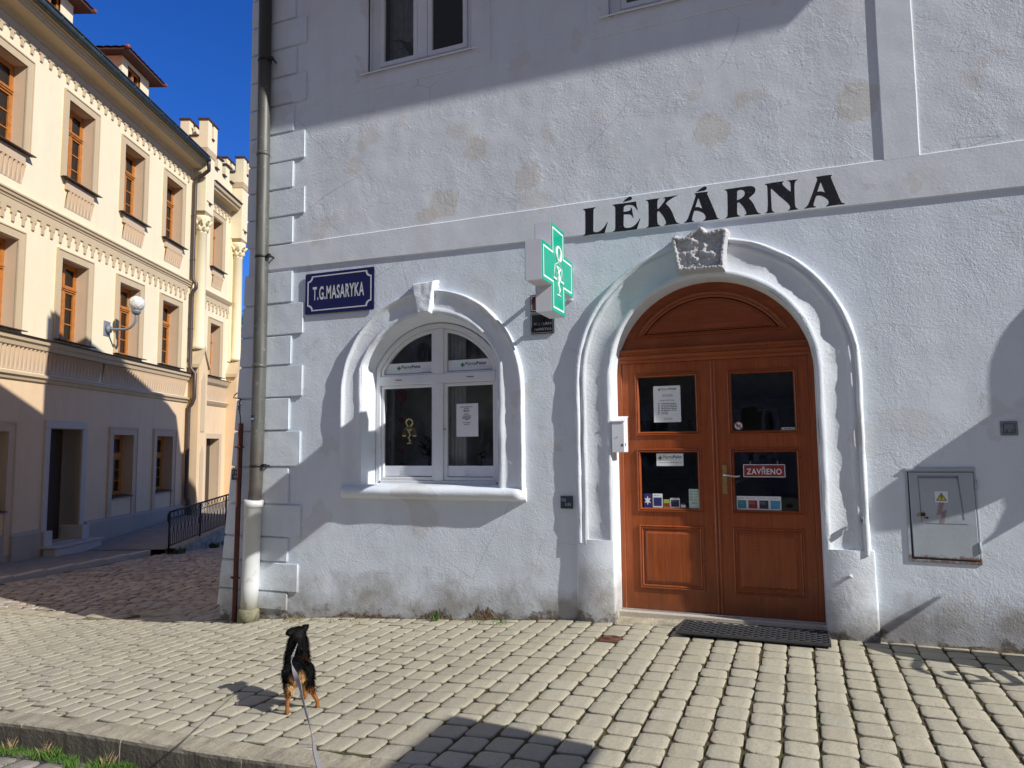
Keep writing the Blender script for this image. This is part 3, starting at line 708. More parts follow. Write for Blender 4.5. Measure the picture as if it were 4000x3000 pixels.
# painted lettering on the string course (outlines in metres on the wall)
LETTERS = [[[[(-1.858,3.894),(-1.729,3.896),(-1.73,3.891),(-1.744,3.885),(-1.751,3.876),(-1.754,3.833),(-1.758,3.669),(-1.755,3.659),(-1.745,3.652),(-1.729,3.648),(-1.71,3.65),(-1.687,3.658),(-1.66,3.68),(-1.639,3.704),(-1.621,3.734),(-1.614,3.734),(-1.632,3.676),(-1.648,3.627),(-1.683,3.628),(-1.775,3.63),(-1.861,3.626),(-1.86,3.632),(-1.846,3.639),(-1.84,3.648),(-1.837,3.693),(-1.835,3.863),(-1.839,3.875),(-1.846,3.883),(-1.855,3.887)]]],[[[(-1.562,3.897),(-1.452,3.896),(-1.337,3.897),(-1.335,3.876),(-1.33,3.843),(-1.323,3.811),(-1.328,3.81),(-1.339,3.829),(-1.354,3.851),(-1.373,3.865),(-1.404,3.873),(-1.431,3.873),(-1.448,3.868),(-1.456,3.856),(-1.459,3.812),(-1.419,3.813),(-1.401,3.817),(-1.391,3.827),(-1.385,3.844),(-1.379,3.841),(-1.375,3.805),(-1.365,3.74),(-1.37,3.741),(-1.378,3.76),(-1.393,3.776),(-1.415,3.783),(-1.458,3.786),(-1.462,3.682),(-1.457,3.665),(-1.445,3.656),(-1.423,3.652),(-1.396,3.653),(-1.369,3.661),(-1.342,3.682),(-1.32,3.706),(-1.307,3.729),(-1.301,3.727),(-1.312,3.694),(-1.337,3.627),(-1.45,3.626),(-1.567,3.628),(-1.567,3.635),(-1.552,3.641),(-1.545,3.652),(-1.542,3.678),(-1.538,3.859),(-1.542,3.875),(-1.551,3.885),(-1.562,3.89)]],[[(-1.463,3.911),(-1.443,3.929),(-1.411,3.949),(-1.393,3.953),(-1.38,3.947),(-1.374,3.933),(-1.381,3.92),(-1.401,3.914),(-1.43,3.911),(-1.461,3.907)]]],[[[(-1.244,3.898),(-1.18,3.898),(-1.117,3.897),(-1.117,3.892),(-1.129,3.887),(-1.135,3.876),(-1.139,3.839),(-1.14,3.799),(-1.131,3.798),(-1.105,3.823),(-1.078,3.855),(-1.066,3.873),(-1.065,3.884),(-1.073,3.891),(-1.083,3.893),(-1.081,3.899),(-1.017,3.899),(-0.954,3.902),(-0.953,3.897),(-0.973,3.893),(-1.005,3.878),(-1.04,3.858),(-1.061,3.837),(-1.029,3.797),(-1.005,3.75),(-0.989,3.7),(-0.972,3.654),(-0.959,3.641),(-0.941,3.636),(-0.944,3.631),(-1.012,3.631),(-1.08,3.631),(-1.08,3.636),(-1.068,3.642),(-1.063,3.653),(-1.067,3.675),(-1.082,3.712),(-1.103,3.746),(-1.125,3.775),(-1.131,3.775),(-1.141,3.766),(-1.144,3.734),(-1.143,3.672),(-1.137,3.651),(-1.129,3.641),(-1.115,3.636),(-1.118,3.63),(-1.183,3.629),(-1.245,3.627),(-1.245,3.634),(-1.232,3.639),(-1.226,3.652),(-1.223,3.726),(-1.221,3.86),(-1.226,3.88),(-1.233,3.889),(-1.243,3.891)]]],[[[(-0.797,3.897),(-0.741,3.898),(-0.676,3.896),(-0.678,3.89),(-0.685,3.885),(-0.686,3.874),(-0.669,3.829),(-0.642,3.755),(-0.616,3.678),(-0.608,3.65),(-0.601,3.638),(-0.588,3.634),(-0.592,3.627),(-0.647,3.628),(-0.731,3.628),(-0.732,3.632),(-0.716,3.639),(-0.707,3.652),(-0.707,3.667),(-0.714,3.687),(-0.729,3.705),(-0.75,3.719),(-0.776,3.731),(-0.804,3.734),(-0.812,3.716),(-0.822,3.682),(-0.828,3.656),(-0.827,3.644),(-0.811,3.636),(-0.812,3.631),(-0.853,3.631),(-0.899,3.631),(-0.898,3.637),(-0.879,3.649),(-0.863,3.672),(-0.843,3.724),(-0.815,3.795),(-0.789,3.869),(-0.789,3.885),(-0.797,3.89)],[(-0.768,3.845),(-0.762,3.842),(-0.735,3.748),(-0.742,3.749),(-0.76,3.762),(-0.777,3.766),(-0.795,3.765)]],[[(-0.779,3.909),(-0.755,3.927),(-0.724,3.944),(-0.702,3.948),(-0.692,3.943),(-0.688,3.931),(-0.693,3.918),(-0.707,3.91),(-0.733,3.909),(-0.778,3.906)]]],[[[(-0.532,3.894),(-0.45,3.895),(-0.378,3.895),(-0.329,3.895),(-0.301,3.891),(-0.28,3.88),(-0.27,3.859),(-0.271,3.844),(-0.278,3.826),(-0.293,3.811),(-0.329,3.784),(-0.316,3.767),(-0.296,3.737),(-0.283,3.705),(-0.264,3.654),(-0.252,3.639),(-0.234,3.631),(-0.235,3.627),(-0.3,3.63),(-0.368,3.632),(-0.37,3.637),(-0.359,3.642),(-0.354,3.651),(-0.357,3.666),(-0.368,3.694),(-0.385,3.723),(-0.408,3.755),(-0.419,3.759),(-0.428,3.756),(-0.43,3.741),(-0.433,3.669),(-0.43,3.649),(-0.421,3.639),(-0.406,3.635),(-0.407,3.629),(-0.466,3.628),(-0.534,3.626),(-0.534,3.632),(-0.521,3.639),(-0.516,3.649),(-0.512,3.714),(-0.51,3.848),(-0.513,3.874),(-0.52,3.883),(-0.532,3.888)],[(-0.426,3.855),(-0.422,3.866),(-0.408,3.87),(-0.386,3.87),(-0.369,3.86),(-0.361,3.846),(-0.361,3.827),(-0.371,3.809),(-0.396,3.79),(-0.43,3.779)]]],[[[(-0.192,3.893),(-0.11,3.896),(-0.034,3.896),(-0.035,3.89),(-0.046,3.882),(-0.046,3.873),(-0.04,3.859),(-0.017,3.829),(0.018,3.791),(0.021,3.826),(0.02,3.867),(0.014,3.883),(0.005,3.89),(-0.005,3.892),(-0.004,3.897),(0.036,3.896),(0.078,3.895),(0.076,3.889),(0.063,3.883),(0.055,3.865),(0.051,3.84),(0.049,3.765),(0.049,3.673),(0.053,3.65),(0.061,3.638),(0.074,3.634),(0.072,3.627),(0.032,3.627),(-0.01,3.626),(-0.009,3.632),(0.004,3.638),(0.009,3.65),(0.007,3.667),(-0.003,3.687),(-0.035,3.725),(-0.081,3.775),(-0.14,3.848),(-0.143,3.823),(-0.143,3.718),(-0.142,3.665),(-0.138,3.642),(-0.129,3.634),(-0.118,3.631),(-0.119,3.626),(-0.156,3.626),(-0.197,3.627),(-0.196,3.632),(-0.184,3.637),(-0.177,3.651),(-0.172,3.703),(-0.17,3.835),(-0.171,3.869),(-0.177,3.883),(-0.19,3.888)]]],[[[(0.228,3.894),(0.293,3.896),(0.353,3.894),(0.351,3.888),(0.344,3.882),(0.343,3.869),(0.355,3.827),(0.372,3.773),(0.394,3.701),(0.411,3.651),(0.42,3.637),(0.439,3.629),(0.437,3.622),(0.378,3.625),(0.293,3.622),(0.294,3.628),(0.307,3.635),(0.315,3.647),(0.316,3.661),(0.309,3.68),(0.29,3.701),(0.265,3.72),(0.242,3.727),(0.221,3.726),(0.212,3.705),(0.199,3.666),(0.196,3.648),(0.199,3.639),(0.214,3.633),(0.212,3.626),(0.172,3.628),(0.122,3.626),(0.122,3.631),(0.14,3.642),(0.155,3.661),(0.183,3.728),(0.213,3.808),(0.234,3.864),(0.235,3.879),(0.229,3.885)],[(0.259,3.84),(0.264,3.837),(0.291,3.745),(0.273,3.756),(0.254,3.762),(0.231,3.762)]]]]
mb = MB()
for glyph in LETTERS:
    for poly in glyph: mb.flat([list(L) for L in poly], -.0206)
t = NT('flaking_black_paint'); n1 = t.noise(70, 4, .7); c = t.mix(t.rng(n1, .66, .71), (.014,.014,.020), (.40,.40,.42)); M['letter'] = t.out(c, .6, None, .3)
mb.build('painted_lettering', M['letter'], bld)

def room(mb, x0, x1, y0, y1, z0, z1):
    mb.add([(x0,y0,z0),(x1,y0,z0),(x1,y1,z0),(x0,y1,z0),(x0,y0,z1),(x1,y0,z1),(x1,y1,z1),(x0,y1,z1)], [(0,1,2,3),(4,5,6,7),(1,2,6,5),(2,3,7,6),(3,0,4,7)])
# upper windows
def rect_ring(mb, x0, x1, z0, z1, w, y0, y1, wb=None, wt=None):
    wb = w if wb is None else wb; wt = w if wt is None else wt
    mb.prism([[(x0,z0),(x1,z0),(x1,z1),(x0,z1)], [(x0+w,z0+wb),(x1-w,z0+wb),(x1-w,z1-wt),(x0+w,z1-wt)]], y0, y1)
for i, (a, b) in enumerate(UW):
    mb = MB(); rect_ring(mb, a, b, 5.80, 7.25, .10, .075, .16, .085)
    cx = (a+b)/2
    mb.box(cx-.06, cx+.06, .06, .155, 5.885, 7.15)
    for x0, x1 in ((a+.10, cx-.06), (cx+.06, b-.10)):
        rect_ring(mb, x0+.002, x1-.002, 5.887, 7.148, .055, .066, .13)
    w = mb.build('window', M['white_frame'], bld, bevel=.006)
    mb = MB()
    for x0, x1 in ((a+.155, cx-.115), (cx+.115, b-.155)): mb.add([(x0,.10,5.94),(x1,.10,5.94),(x1,.10,7.09),(x0,.10,7.09)], [(0,1,2,3)])
    mb.build('pane', M['glass'], w)
    mb = MB(); mb.strip([[(a-.09,-.045,5.775),(a-.09,-.05,5.79),(a-.09,.08,5.812)],[(b+.06,-.045,5.775),(b+.06,-.05,5.79),(b+.06,.08,5.812)]], False)
    mb.build('sill', M['white_frame'], w)
    mb = MB()
    rv = [(a,5.80),(b,5.80),(b,7.25),(a,7.25)]
    mb.strip([[(x,-.004,z),(x,.15,z)] for x, z in rv+rv[:1]], False); mb.build('reveal', M['upper'], w)
    mb = MB(); rect_ring(mb, a-.22, b+.20, 5.605, 7.45, .215, -.016, -.004, .185, .2)
    mb.build('window_band', M['band'], bld, bevel=.004)
    # room behind, net curtain and a plant
    mb = MB(); room(mb, a-.3, b+.3, .30, 2.4, 5.3, 7.5)
    mb.build('dark_room', M['interior'], w)
    mb = MB(); mb.strip([[(lerp(a+.12, cx-.1, k/24), .26+.025*sin(k*1.3), z) for k in range(25)] for z in (5.9, 7.2)], True); mb.build('curtain', M['curtain'], w)
    if i == 0:
        mb = MB()
        for k in range(11):
            an = k*.6; l = .30+.12*(k % 3)/2; bx0 = -3.83
            mb.tube([(bx0, .2, 5.93), (bx0+.45*l*cos(an), .2, 5.93+l*.7), (bx0+l*.9*cos(an), .2, 5.93+l*(.8+.2*sin(an)))], [.012, .012, .002], 4)
        mb.build('houseplant', M['leaf_in'], w)
# ------------------------------------------------------------------ arched shop window (part of the building)
def ring_between(mb, pin, pout, y0, y1):
    rows_ = [[(b[0],y1,b[1]),(b[0],y0,b[1]),(a[0],y0,a[1]),(a[0],y1,a[1])] for a, b in zip(pin, pout)]
    mb.strip(rows_, False)
WX0, WX1, WC = -4.32, -2.83, -3.545
def clip_arch(x0, x1, zb, R, cz=2.10, cx=-3.575, n=22):
    """closed outline: flat foot, vertical sides where needed, arch on top, between x0 and x1"""
    pts = [(x0, zb), (x1, zb)]
    for i in range(n+1):
        x = lerp(x1, x0, i/n); z = cz + sqrt(max(0, R*R-(x-cx)**2)); pts.append((x, z))
    return pts
win = None
mb = MB()
ring_between(mb, arch_path(-3.575, .690, 1.25, 2.10, .775, n_, 16), arch_path(-3.575, .747, 1.195, 2.10, .832, n_, 16), .185, .26)
mb.box(WX0+.055, WX1-.055, .183, .258, 1.197, 1.252)
mb.box(WX0+.055, WX1-.055, .178, .257, 2.285, 2.385)          # transom
mb.box(-3.598, -3.492, .176, .256, 1.252, 2.287); mb.box(-3.600, -3.490, .180, .254, 2.383, 2.872)
win = mb.build('shop_window', M['white_frame'], bld, bevel=.006)
for x0, x1 in ((WX0+.057, -3.600), (-3.490, WX1-.057)):
    mb = MB(); rect_ring(mb, x0, x1, 1.254, 2.284, .036, .200, .245); mb.build('casement', M['white_frame'], win, bevel=.006)
    mb = MB(); mb.add([(x0+.03,.225,1.285),(x1-.03,.225,1.285),(x1-.03,.225,2.26),(x0+.03,.225,2.26)], [(0,1,2,3)]); mb.build('pane', M['glass'], win)
    mb = MB()
    o = clip_arch(x0+.0, x1-.0, 2.387, .772); i_ = clip_arch(x0+.036, x1-.036, 2.403, .736)
    mb.prism([o, i_], .198, .243); mb.build('fanlight_frame', M['white_frame'], win, bevel=.004)
    mb = MB(); mb.flat([i_], .224); mb.build('pane', M['glass'], win)
mb = MB(); mb.tube([(-3.475,.195,1.79),(-3.475,.180,1.79),(-3.45,.178,1.795)], [.008,.008,.006], 6); mb.build('handle', M['brass'], win)
mb = MB(); mb.box(-4.215, -4.145, .176, .182, 2.322, 2.328) if False else None
mb = MB()
for x in (-4.03, -3.17): mb.box(x-.04, x+.04, .174, .1785, 2.333, 2.340)
mb.build('vent_slot', M['dark_ink'], win)
# white films stuck on the panes, with the chain's name
def pharma(mb_g, mb_n, mb_y, x0, x1, zc, h, y, sub=True):
    w = x1-x0
    cs = h*.42
    mb_g.flat([[(x0+cs*.66,zc+cs),(x0+cs*1.34,zc+cs),(x0+cs*1.34,zc+cs*.34),(x0+cs*2,zc+cs*.34),(x0+cs*2,zc-cs*.34),(x0+cs*1.34,zc-cs*.34),(x0+cs*1.34,zc-cs),(x0+cs*.66,zc-cs),(x0+cs*.66,zc-cs*.34),(x0,zc-cs*.34),(x0,zc+cs*.34),(x0+cs*.66,zc+cs*.34)]], y)
    xa = x0+cs*2.4; xm = lerp(xa, x1, .55)
    text_on(mb_g, 'Pharma', xa, xm-.004, zc-h*.12, zc+h*.52, y, .012)
    text_on(mb_n, 'Point', xm, x1, zc-h*.12, zc+h*.52, y, .03)
    if sub: 
        st = (x1-xa)/7
        for k, ch in enumerate('LÉKÁRNA'): text_on(mb_y, ch, xa+st*k, xa+st*k+h*.14, zc-h*.52, zc-h*.30+(.04*h if ch in 'ÉÁ' else 0), y)
def film(x0, x1, z0, z1, y, label, logo=None, dots=None):
    f = empty('window_film', ((x0+x1)/2, y, z0)); tag(f, label, 'window film')
    loc = lambda o: o
    mb = MB(); mb.add([(x0,y,z0),(x1,y,z0),(x1,y,z1),(x0,y,z1)], [(0,1,2,3)])
    p = mb.build('film_sheet', M['white_plastic'], f); p.location = (-(x0+x1)/2, -y, -z0)
    parts = []
    if logo:
        g, nv, gy = MB(), MB(), MB()
        pharma(g, nv, gy, *logo, y-.0025)
        for m_, mm, nm in ((g, 'green_ink', 'lettering'), (nv, 'navy_ink', 'lettering'), (gy, 'grey_ink', 'lettering')):
            o = m_.build(nm, M[mm], f); o.location = p.location
    d = MB()
    for cx0, cz0, sgn in (dots or []):
        for r in range(5):
            for k in range(9-r):
                rr = .0085*(1-k/11)*(1-r*.12)
                xx = cx0 + sgn*(k*.021 + (r % 2)*.010); zz = cz0 + r*.017
                if x0+.01 < xx < x1-.01 and zz < z1-.008:
                    d.add([(xx+rr*cos(a*pi/4), y-.002, zz+rr*sin(a*pi/4)) for a in range(8)], [tuple(range(8))])
    if d.v: o = d.build('dots', simple('pale_grey_dots', (.55,.60,.68), .6) if 'pale_grey_dots' not in bpy.data.materials else bpy.data.materials['pale_grey_dots'], f); o.location = p.location
    return f
# films sit on the outer face of the glass
fy = .2215
film(-4.225, -3.640, 1.297, 1.408, fy, 'plain white film strip along the foot of the left casement of the arched window', None, [(-4.03, 1.312, 1)])
film(-3.452, -2.925, 1.297, 1.408, fy, 'plain white film strip along the foot of the right casement of the arched window', None, [(-3.25, 1.312, 1)])
film(-4.225, -3.645, 2.412, 2.525, fy, 'white film strip with green cross and shop name, left half of the fanlight', (-4.075, -3.785, 2.470, .055), [(-4.21, 2.420, 1), (-3.66, 2.420, -1)])
film(-3.446, -2.928, 2.412, 2.525, fy, 'white film strip with green cross and shop name, right half of the fanlight', (-3.300, -3.005, 2.470, .055), [(-2.94, 2.420, -1)])
def sheet_thing(name, label, cat, x0, x1, z0, z1, y, mat, extra=None, group=None):
    e = tag(empty(name, ((x0+x1)/2, y, z0)), label, cat, group)
    L = (-(x0+x1)/2, -y, -z0)
    mb = MB(); mb.box(x0, x1, y, y+.002, z0, z1); o = mb.build('sheet', mat, e); o.location = L
    for nm, m_, mm in (extra or []):
        o = m_.build(nm, mm, e); o.location = L
    return e
def lines(mb, x0, x1, z, y, h=.006, rag=.25):
    x = x0
    while x < x1:
        w = random.uniform(.008, .028); mb.add([(x,y,z),(min(x+w,x1),y,z),(min(x+w,x1),y,z+h),(x,y,z+h)], [(0,1,2,3)]); x += w + .005
ink = MB()
for z, a, b in ((2.020,-3.30,-3.16),(2.005,-3.26,-3.20),(1.985,-3.27,-3.19),(1.975,-3.26,-3.20),(1.945,-3.26,-3.20),(1.925,-3.28,-3.18),(1.912,-3.28,-3.18),(1.900,-3.28,-3.18),(1.887,-3.25,-3.20),(1.855,-3.275,-3.185),(1.835,-3.26,-3.2)): lines(ink, a, b, z, .2165)
sheet_thing('notice', 'white printed sheet taped inside the right casement of the arched window', 'notice', -3.350, -3.098, 1.712, 2.058, .219, M['paper'], [('print', ink, M['dark_ink'])])
# gilt serpent-and-bowl emblem on the left pane
e = tag(empty('gilt_emblem', (-3.917, .22, 1.65)), 'gilt serpent, bowl and scales emblem on the left pane of the arched window', 'decal')
def emblem(mb, cx, zb, H, P, r=.006):
    """a snake winding up a stemmed bowl with two scale pans. P(u, w) -> 3-D point"""
    S = lambda pts, rr: mb.tube([P(cx+u*H, zb+w*H) for u, w in pts], [x*H for x in rr] if isinstance(rr, list) else rr*H, 5)
    S([(-.09,0),(.09,0)], .018)
    S([(.0,.02),(.05,.10),(-.05,.20),(.055,.30),(-.02,.40),(0,.45)], [.008,.022,.024,.026,.026,.024])
    S([(.0,.02),(0,.48)], .009)
    S([(-.11,.50),(-.07,.455),(0,.44),(.07,.455),(.11,.50)], .018); S([(-.12,.505),(.12,.505)], .014)
    n = 20; S([(.0+.13*cos(-1.2+ i*4.6/n), .74+.13*sin(-1.2+i*4.6/n)) for i in range(n+1)] + [(-.06,.60),(-.02,.66)], [.03]*12 + [.028]*8 + [.026,.02,.012])
    for sg in (-1, 1):
        S([(sg*.28,.27),(sg*.21,.255),(sg*.14,.27)], .020); S([(sg*.29,.285),(sg*.13,.285)], .010)
        S([(sg*.28,.29),(sg*.21,.52),(sg*.14,.29)], .005)
    S([(-.21,.52),(0,.60),(.21,.52)], .007)
mb = MB(); emblem(mb, 0, 0, .30, lambda u, w: (u, -.003, w)); mb.build('emblem_lines', M['gold'], e)
# display behind the glass
mb = MB(); room(mb, -4.8, -2.3, .32, 1.25, .7, 3.2); mb.build('shop_room', M['shop'], win)
mb = MB(); mb.strip([[(lerp(-3.50,-3.30,k/16), .34+.014*sin(k*1.7), z) for k in range(17)] for z in (1.25, 2.9)], True); mb.strip([[(lerp(-4.30,-4.17,k/10), .34+.014*sin(k*1.7), z) for k in range(11)] for z in (1.25, 2.9)], True)
mb.build('curtain', M['curtain'], win)
e = tag(empty('heart_garland', (-4.10, .36, 1.35)), 'red felt heart garland hanging behind the left pane of the arched window', 'garland')
mb = MB(); mb.tube([(0,0,0),(0,0,.92)], .003, 4); mb.build('string', M['dark_ink'], e)
for z, s in ((.05,.045),(.22,.04),(.38,.045),(.56,.035),(.82,.09)):
    mb = MB(); H = [(s*.9*sin(a)**3*.9, z + s*(13*cos(a)-5*cos(2*a)-2*cos(3*a)-cos(4*a))/16) for a in [2*pi*i/20 for i in range(20)]]
    mb.prism([H], -.014, .006); mb.build('heart', M['red_felt'], e, bevel=.004)
e = tag(empty('model_tree', (-3.80, .55, 1.25)), 'dark branching ornament standing behind the gilt emblem in the arched window', 'ornament')
mb = MB(); mb.lathe([(.10,0),(.11,.02),(.02,.04),(.02,.12)], n=12)
random.seed(3)
for k in range(46):
    a = random.uniform(0, 2*pi); l = random.uniform(.10,.26); z0 = random.uniform(.10,.45)
    mb.tube([(0,0,z0*.6),(l*.5*cos(a),l*.25*sin(a),z0+.05),(l*cos(a),l*.4*sin(a),z0+random.uniform(-.02,.14))],[.012,.009,.003],4)
mb.build('branches', M['black'], e)
for i, (x, n, h) in enumerate(((-3.16, 9, .20), (-2.93, 13, .34))):
    e = tag(empty('potted_plant', (x, .42, 1.25)), ('low' if i == 0 else 'tall') + ' leafy pot plant behind the right pane of the arched window', 'pot plant')
    mb = MB(); mb.lathe([(.05,0),(.065,.09),(.07,.10),(.06,.10)], n=14); mb.build('pot', M['soffit'], e)
    mb = MB()
    for k in range(n*3):
        a = k*2.4; l = .05+.05*random.random(); z = .10 + h*(k/(n*3)); c0 = (.02*cos(a), .02*sin(a), z)
        t_ = (l*cos(a), l*sin(a)*.6, z+.02); s_ = (-sin(a)*.02, cos(a)*.02, 0)
        mid = [(c0[i2]+t_[i2])/2 for i2 in range(3)]
        mb.add([c0, tuple(mid[i2]+s_[i2] for i2 in range(3)), t_, tuple(mid[i2]-s_[i2] for i2 in range(3))], [(0,1,2,3)])
    mb.tube([(0,0,.08),(.01,0,.10+h)], .005, 5); mb.build('leaves', M['leaf_in'], e)
random.seed(11)

# ------------------------------------------------------------------ the wooden door (part of the building)
DY = .215
def bead(mb, x0, x1, z0, z1, w, y):
    """a moulded frame: rows of the four sides swept round the rectangle"""
    prof = [(0,.004),(0,-.010),(.25,-.016),(.45,-.008),(.6,-.014),(.85,-.006),(1.,.010)]
    rows_ = []
    for t, d in prof:
        i = w*t; rows_.append([(x0+i,y+d,z0+i),(x1-i,y+d,z0+i),(x1-i,y+d,z1-i),(x0+i,y+d,z1-i)])
    mb.strip([list(r) for r in zip(*rows_)] + [[r[0] for r in rows_]], False)
mb = MB()
arch_o = circ_path(DCX, DR-.005, .06, DCZ, 48, 10)
arch_i = [(x, min(z, 2.40)) for x, z in circ_path(DCX, DR-.040, .06, DCZ, 48, 10)]
for x0, x1 in ((-1.612, -1.566), (.096, .142)):
    mb = MB(); mb.box(x0, x1, DY-.012, DY+.08, .075, 2.392); mb.build('door_jamb', M['door'], bld, bevel=.006)
mb = MB()                                                              # moulded transom rail
prof = [(2.385,.03),(2.385,-.018),(2.405,-.026),(2.418,-.026),(2.424,-.040),(2.450,-.048),(2.458,-.036),(2.486,-.040),(2.492,-.052),(2.510,-.056),(2.518,-.03),(2.525,.03)]
mb.strip([[(x, DY+d, z) for z, d in prof] for x in (-1.617, .147)], False); mb.build('transom_rail', M['door_h'], bld)
mb = MB(); tz = 2.520
ty = [(DCX-sqrt((DR-.006)**2-(tz-DCZ)**2), tz)] 
a0 = math.asin((tz-DCZ)/(DR-.006))
tym = arc(DCX, DCZ, DR-.006, a0, pi-a0, 40)
mb.prism([tym], DY-.004, DY+.05)
ty_o = mb.build('tympanum', M['door_h'], bld)
mb = MB()
def lun(R, zb): 
    a = math.asin((zb-DCZ)/R); return arc(DCX, DCZ, R, a, pi-a, 36)
def even(L, n=72):
    L = L + [L[0]]; d = [0]
    for p, q in zip(L, L[1:]): d.append(d[-1]+hypot(q[0]-p[0], q[1]-p[1]))
    out = []
    for i in range(n):
        t = d[-1]*i/n; k = max(j for j in range(len(d)-1) if d[j] <= t); u = (t-d[k])/(d[k+1]-d[k]); out.append((lerp(L[k][0],L[k+1][0],u), lerp(L[k][1],L[k+1][1],u)))
    return out
rings = [[(x, DY+d, z) for x, z in lun(R, zb)] for R, zb, d in ((.795,2.625,-.003),(.795,2.625,-.016),(.780,2.632,-.022),(.765,2.640,-.012),(.750,2.648,-.018),(.735,2.655,-.004),(.725,2.660,-.004))]
mb.strip(list(map(list, zip(*rings))) + [[r[0] for r in rings]], False)
mb.flat([[(x, z) for x, z in lun(.70, 2.675)]], DY-.012)
mb.build('lunette_panel', M['door_h'], ty_o)
# the two leaves
LE = [(-1.564, -.722), (-.708, .094)]
PAN = [((-1.441,-.846,1.694,2.280),(-1.439,-.844,.984,1.570),(-1.431,-.845,.280,.860)), ((-.594,.004,1.690,2.278),(-.592,.004,.984,1.568),(-.590,.004,.278,.857))]
for k in range(2):
    x0, x1 = LE[k]
    mb = MB()
    holes = [[(a+.02,c+.02),(b-.02,c+.02),(b-.02,d-.02),(a+.02,d-.02)] for a, b, c, d in PAN[k][:2]]
    mb.prism([[(x0,.085),(x1,.085),(x1,2.383),(x0,2.383)]] + holes, DY, DY+.05)
    leaf = mb.build('door_leaf', M['door'], bld)
    leaf['label'] = ('left' if k == 0 else 'right') + ' door leaf, ' + ('with two glazed panes and a raised panel' if k == 0 else 'with the brass handle plate')
    for a, b, c, d in PAN[k][:2]:
        mb = MB(); bead(mb, a, b, c, d, .036, DY); mb.build('pane_moulding', M['door_h'], leaf)
        mb = MB(); mb.add([(a+.02,DY+.022,c+.02),(b-.02,DY+.022,c+.02),(b-.02,DY+.022,d-.02),(a+.02,DY+.022,d-.02)], [(0,1,2,3)]); mb.build('pane', M['glass'], leaf)
    a, b, c, d = PAN[k][2]
    mb = MB(); bead(mb, a, b, c, d, .040, DY-.001)
    i0, i1 = .045, .075
    mb.strip([[(a+i,DY+y,c+i),(b-i,DY+y,c+i),(b-i,DY+y,d-i),(a+i,DY+y,d-i),(a+i,DY+y,c+i)] for i, y in ((i0,-.002),(i0+.012,-.004),(i1,-.014))], False)
    mb.add([(a+i1,DY-.014,c+i1),(b-i1,DY-.014,c+i1),(b-i1,DY-.014,d-i1),(a+i1,DY-.014,d-i1)], [(0,1,2,3)])
    mb.build('raised_panel', M['door'], leaf)
    if k == 1:
        mb = MB(); mb.prism([[(-.664,1.158),(-.623,1.158),(-.623,1.418),(-.664,1.418)]], DY-.008, DY-.0005)
        for z in (1.17, 1.406): mb.lathe([(.004,0),(.004,.001)], (-.6435, DY-.009, z), 6)
        for z in (1.225,): mb.prism([[(-.6435+.010*cos(i*pi/5), z+.012*sin(i*pi/5)) for i in range(10)]], DY-.014, DY-.007)
        pl = mb.build('handle_plate', M['brass'], leaf, bevel=.003)
        mb = MB(); mb.tube([(-.645,DY-.006,1.328),(-.645,DY-.045,1.328)], .009, 8); mb.tube([(-.650,DY-.045,1.330),(-.60,DY-.048,1.324),(-.545,DY-.047,1.316),(-.518,DY-.043,1.318),(-.507,DY-.036,1.322)], [.009,.010,.010,.009,.006], 8)
        mb.build('handle', M['steel'], leaf)
        mb = MB(); mb.strip([[(-.742+x,DY+y,z) for x, y in ((0,.0),(0,-.010),(.008,-.016),(.018,-.010),(.022,-.004),(.030,-.010),(.038,-.016),(.050,-.010),(.052,.0))] for z in (.092, 2.380)], False); mb.build('astragal', M['door'], leaf)
mb = MB(); mb.box(-1.62, .15, .10, .36, -.06, .078); mb.box(-1.62,.15,.195,.30,.078,.086); mb.build('threshold', M['steel'] if False else M['granite'], bld, bevel=.006)
mb = MB(); mb.box(-1.61, .14, .178, .206, .0785, .090); mb.build('threshold_strip', M['steel'], bld, bevel=.003)
mb = MB(); mb.strip([[(x, y, zg(x)+dz+.006*mnoise.noise(Vector((x*3, y*9, 1)))) for y, dz in ((-.055,-.03),(-.05,.012),(.0,.020),(.06,.030),(.12,.034))] for x in frange(-1.62, .17, 20)], True); mb.build('door_step', M['concrete'], bld)
mb = MB(); room(mb, -2.2, .8, .32, 2.6, 0, 3.2); mb.build('entrance_room', M['shop'], bld)
mb = MB(); mb.box(-.95, .5, 2.2, 2.3, 2.02, 2.12); mb.box(-.32, -.22, 2.2, 2.3, .1, 2.02); mb.box(-1.9,-1.2,2.0,2.3,1.2,1.9); mb.build('inner_doorway', M['interior_light'], bld)

# papers and stickers on the door glass
gy = DY+.018
def paperset(): return MB(), MB(), MB(), MB()
g, nv, gr, dk = paperset(); y = gy-.0035
pharma(g, nv, gr, -1.228, -1.055, 2.125, .030, y)
for z in (2.075, 2.067, 2.059): lines(gr, -1.19, -1.09, z, y, .004)
text_on(g, 'PROVOZNÍ DOBA', -1.212, -1.072, 2.017, 2.031, y, .01)
for i, z in enumerate((1.990,1.974,1.958,1.942,1.926,1.910,1.894)):
    lines(dk, -1.232, -1.214, z, y, .007); lines(dk, -1.200, -1.055 if i < 5 else -1.135, z, y, .007)
for z in (1.855, 1.847, 1.839): lines(gr, -1.18, -1.10, z, y, .003)
sheet_thing('notice', 'white opening hours sheet on the upper glass of the left door leaf', 'notice', -1.272, -1.019, 1.817, 2.160, gy-.003, M['paper'], [('print', g, M['green_ink']), ('print', nv, M['navy_ink']), ('print', gr, M['grey_ink']), ('print', dk, M['dark_ink'])])
g, nv, gr, dk = paperset()
pharma(g, nv, gr, -1.243, -1.024, 1.483, .046, y); lines(gr, -1.243, -1.024, 1.436, y, .006)
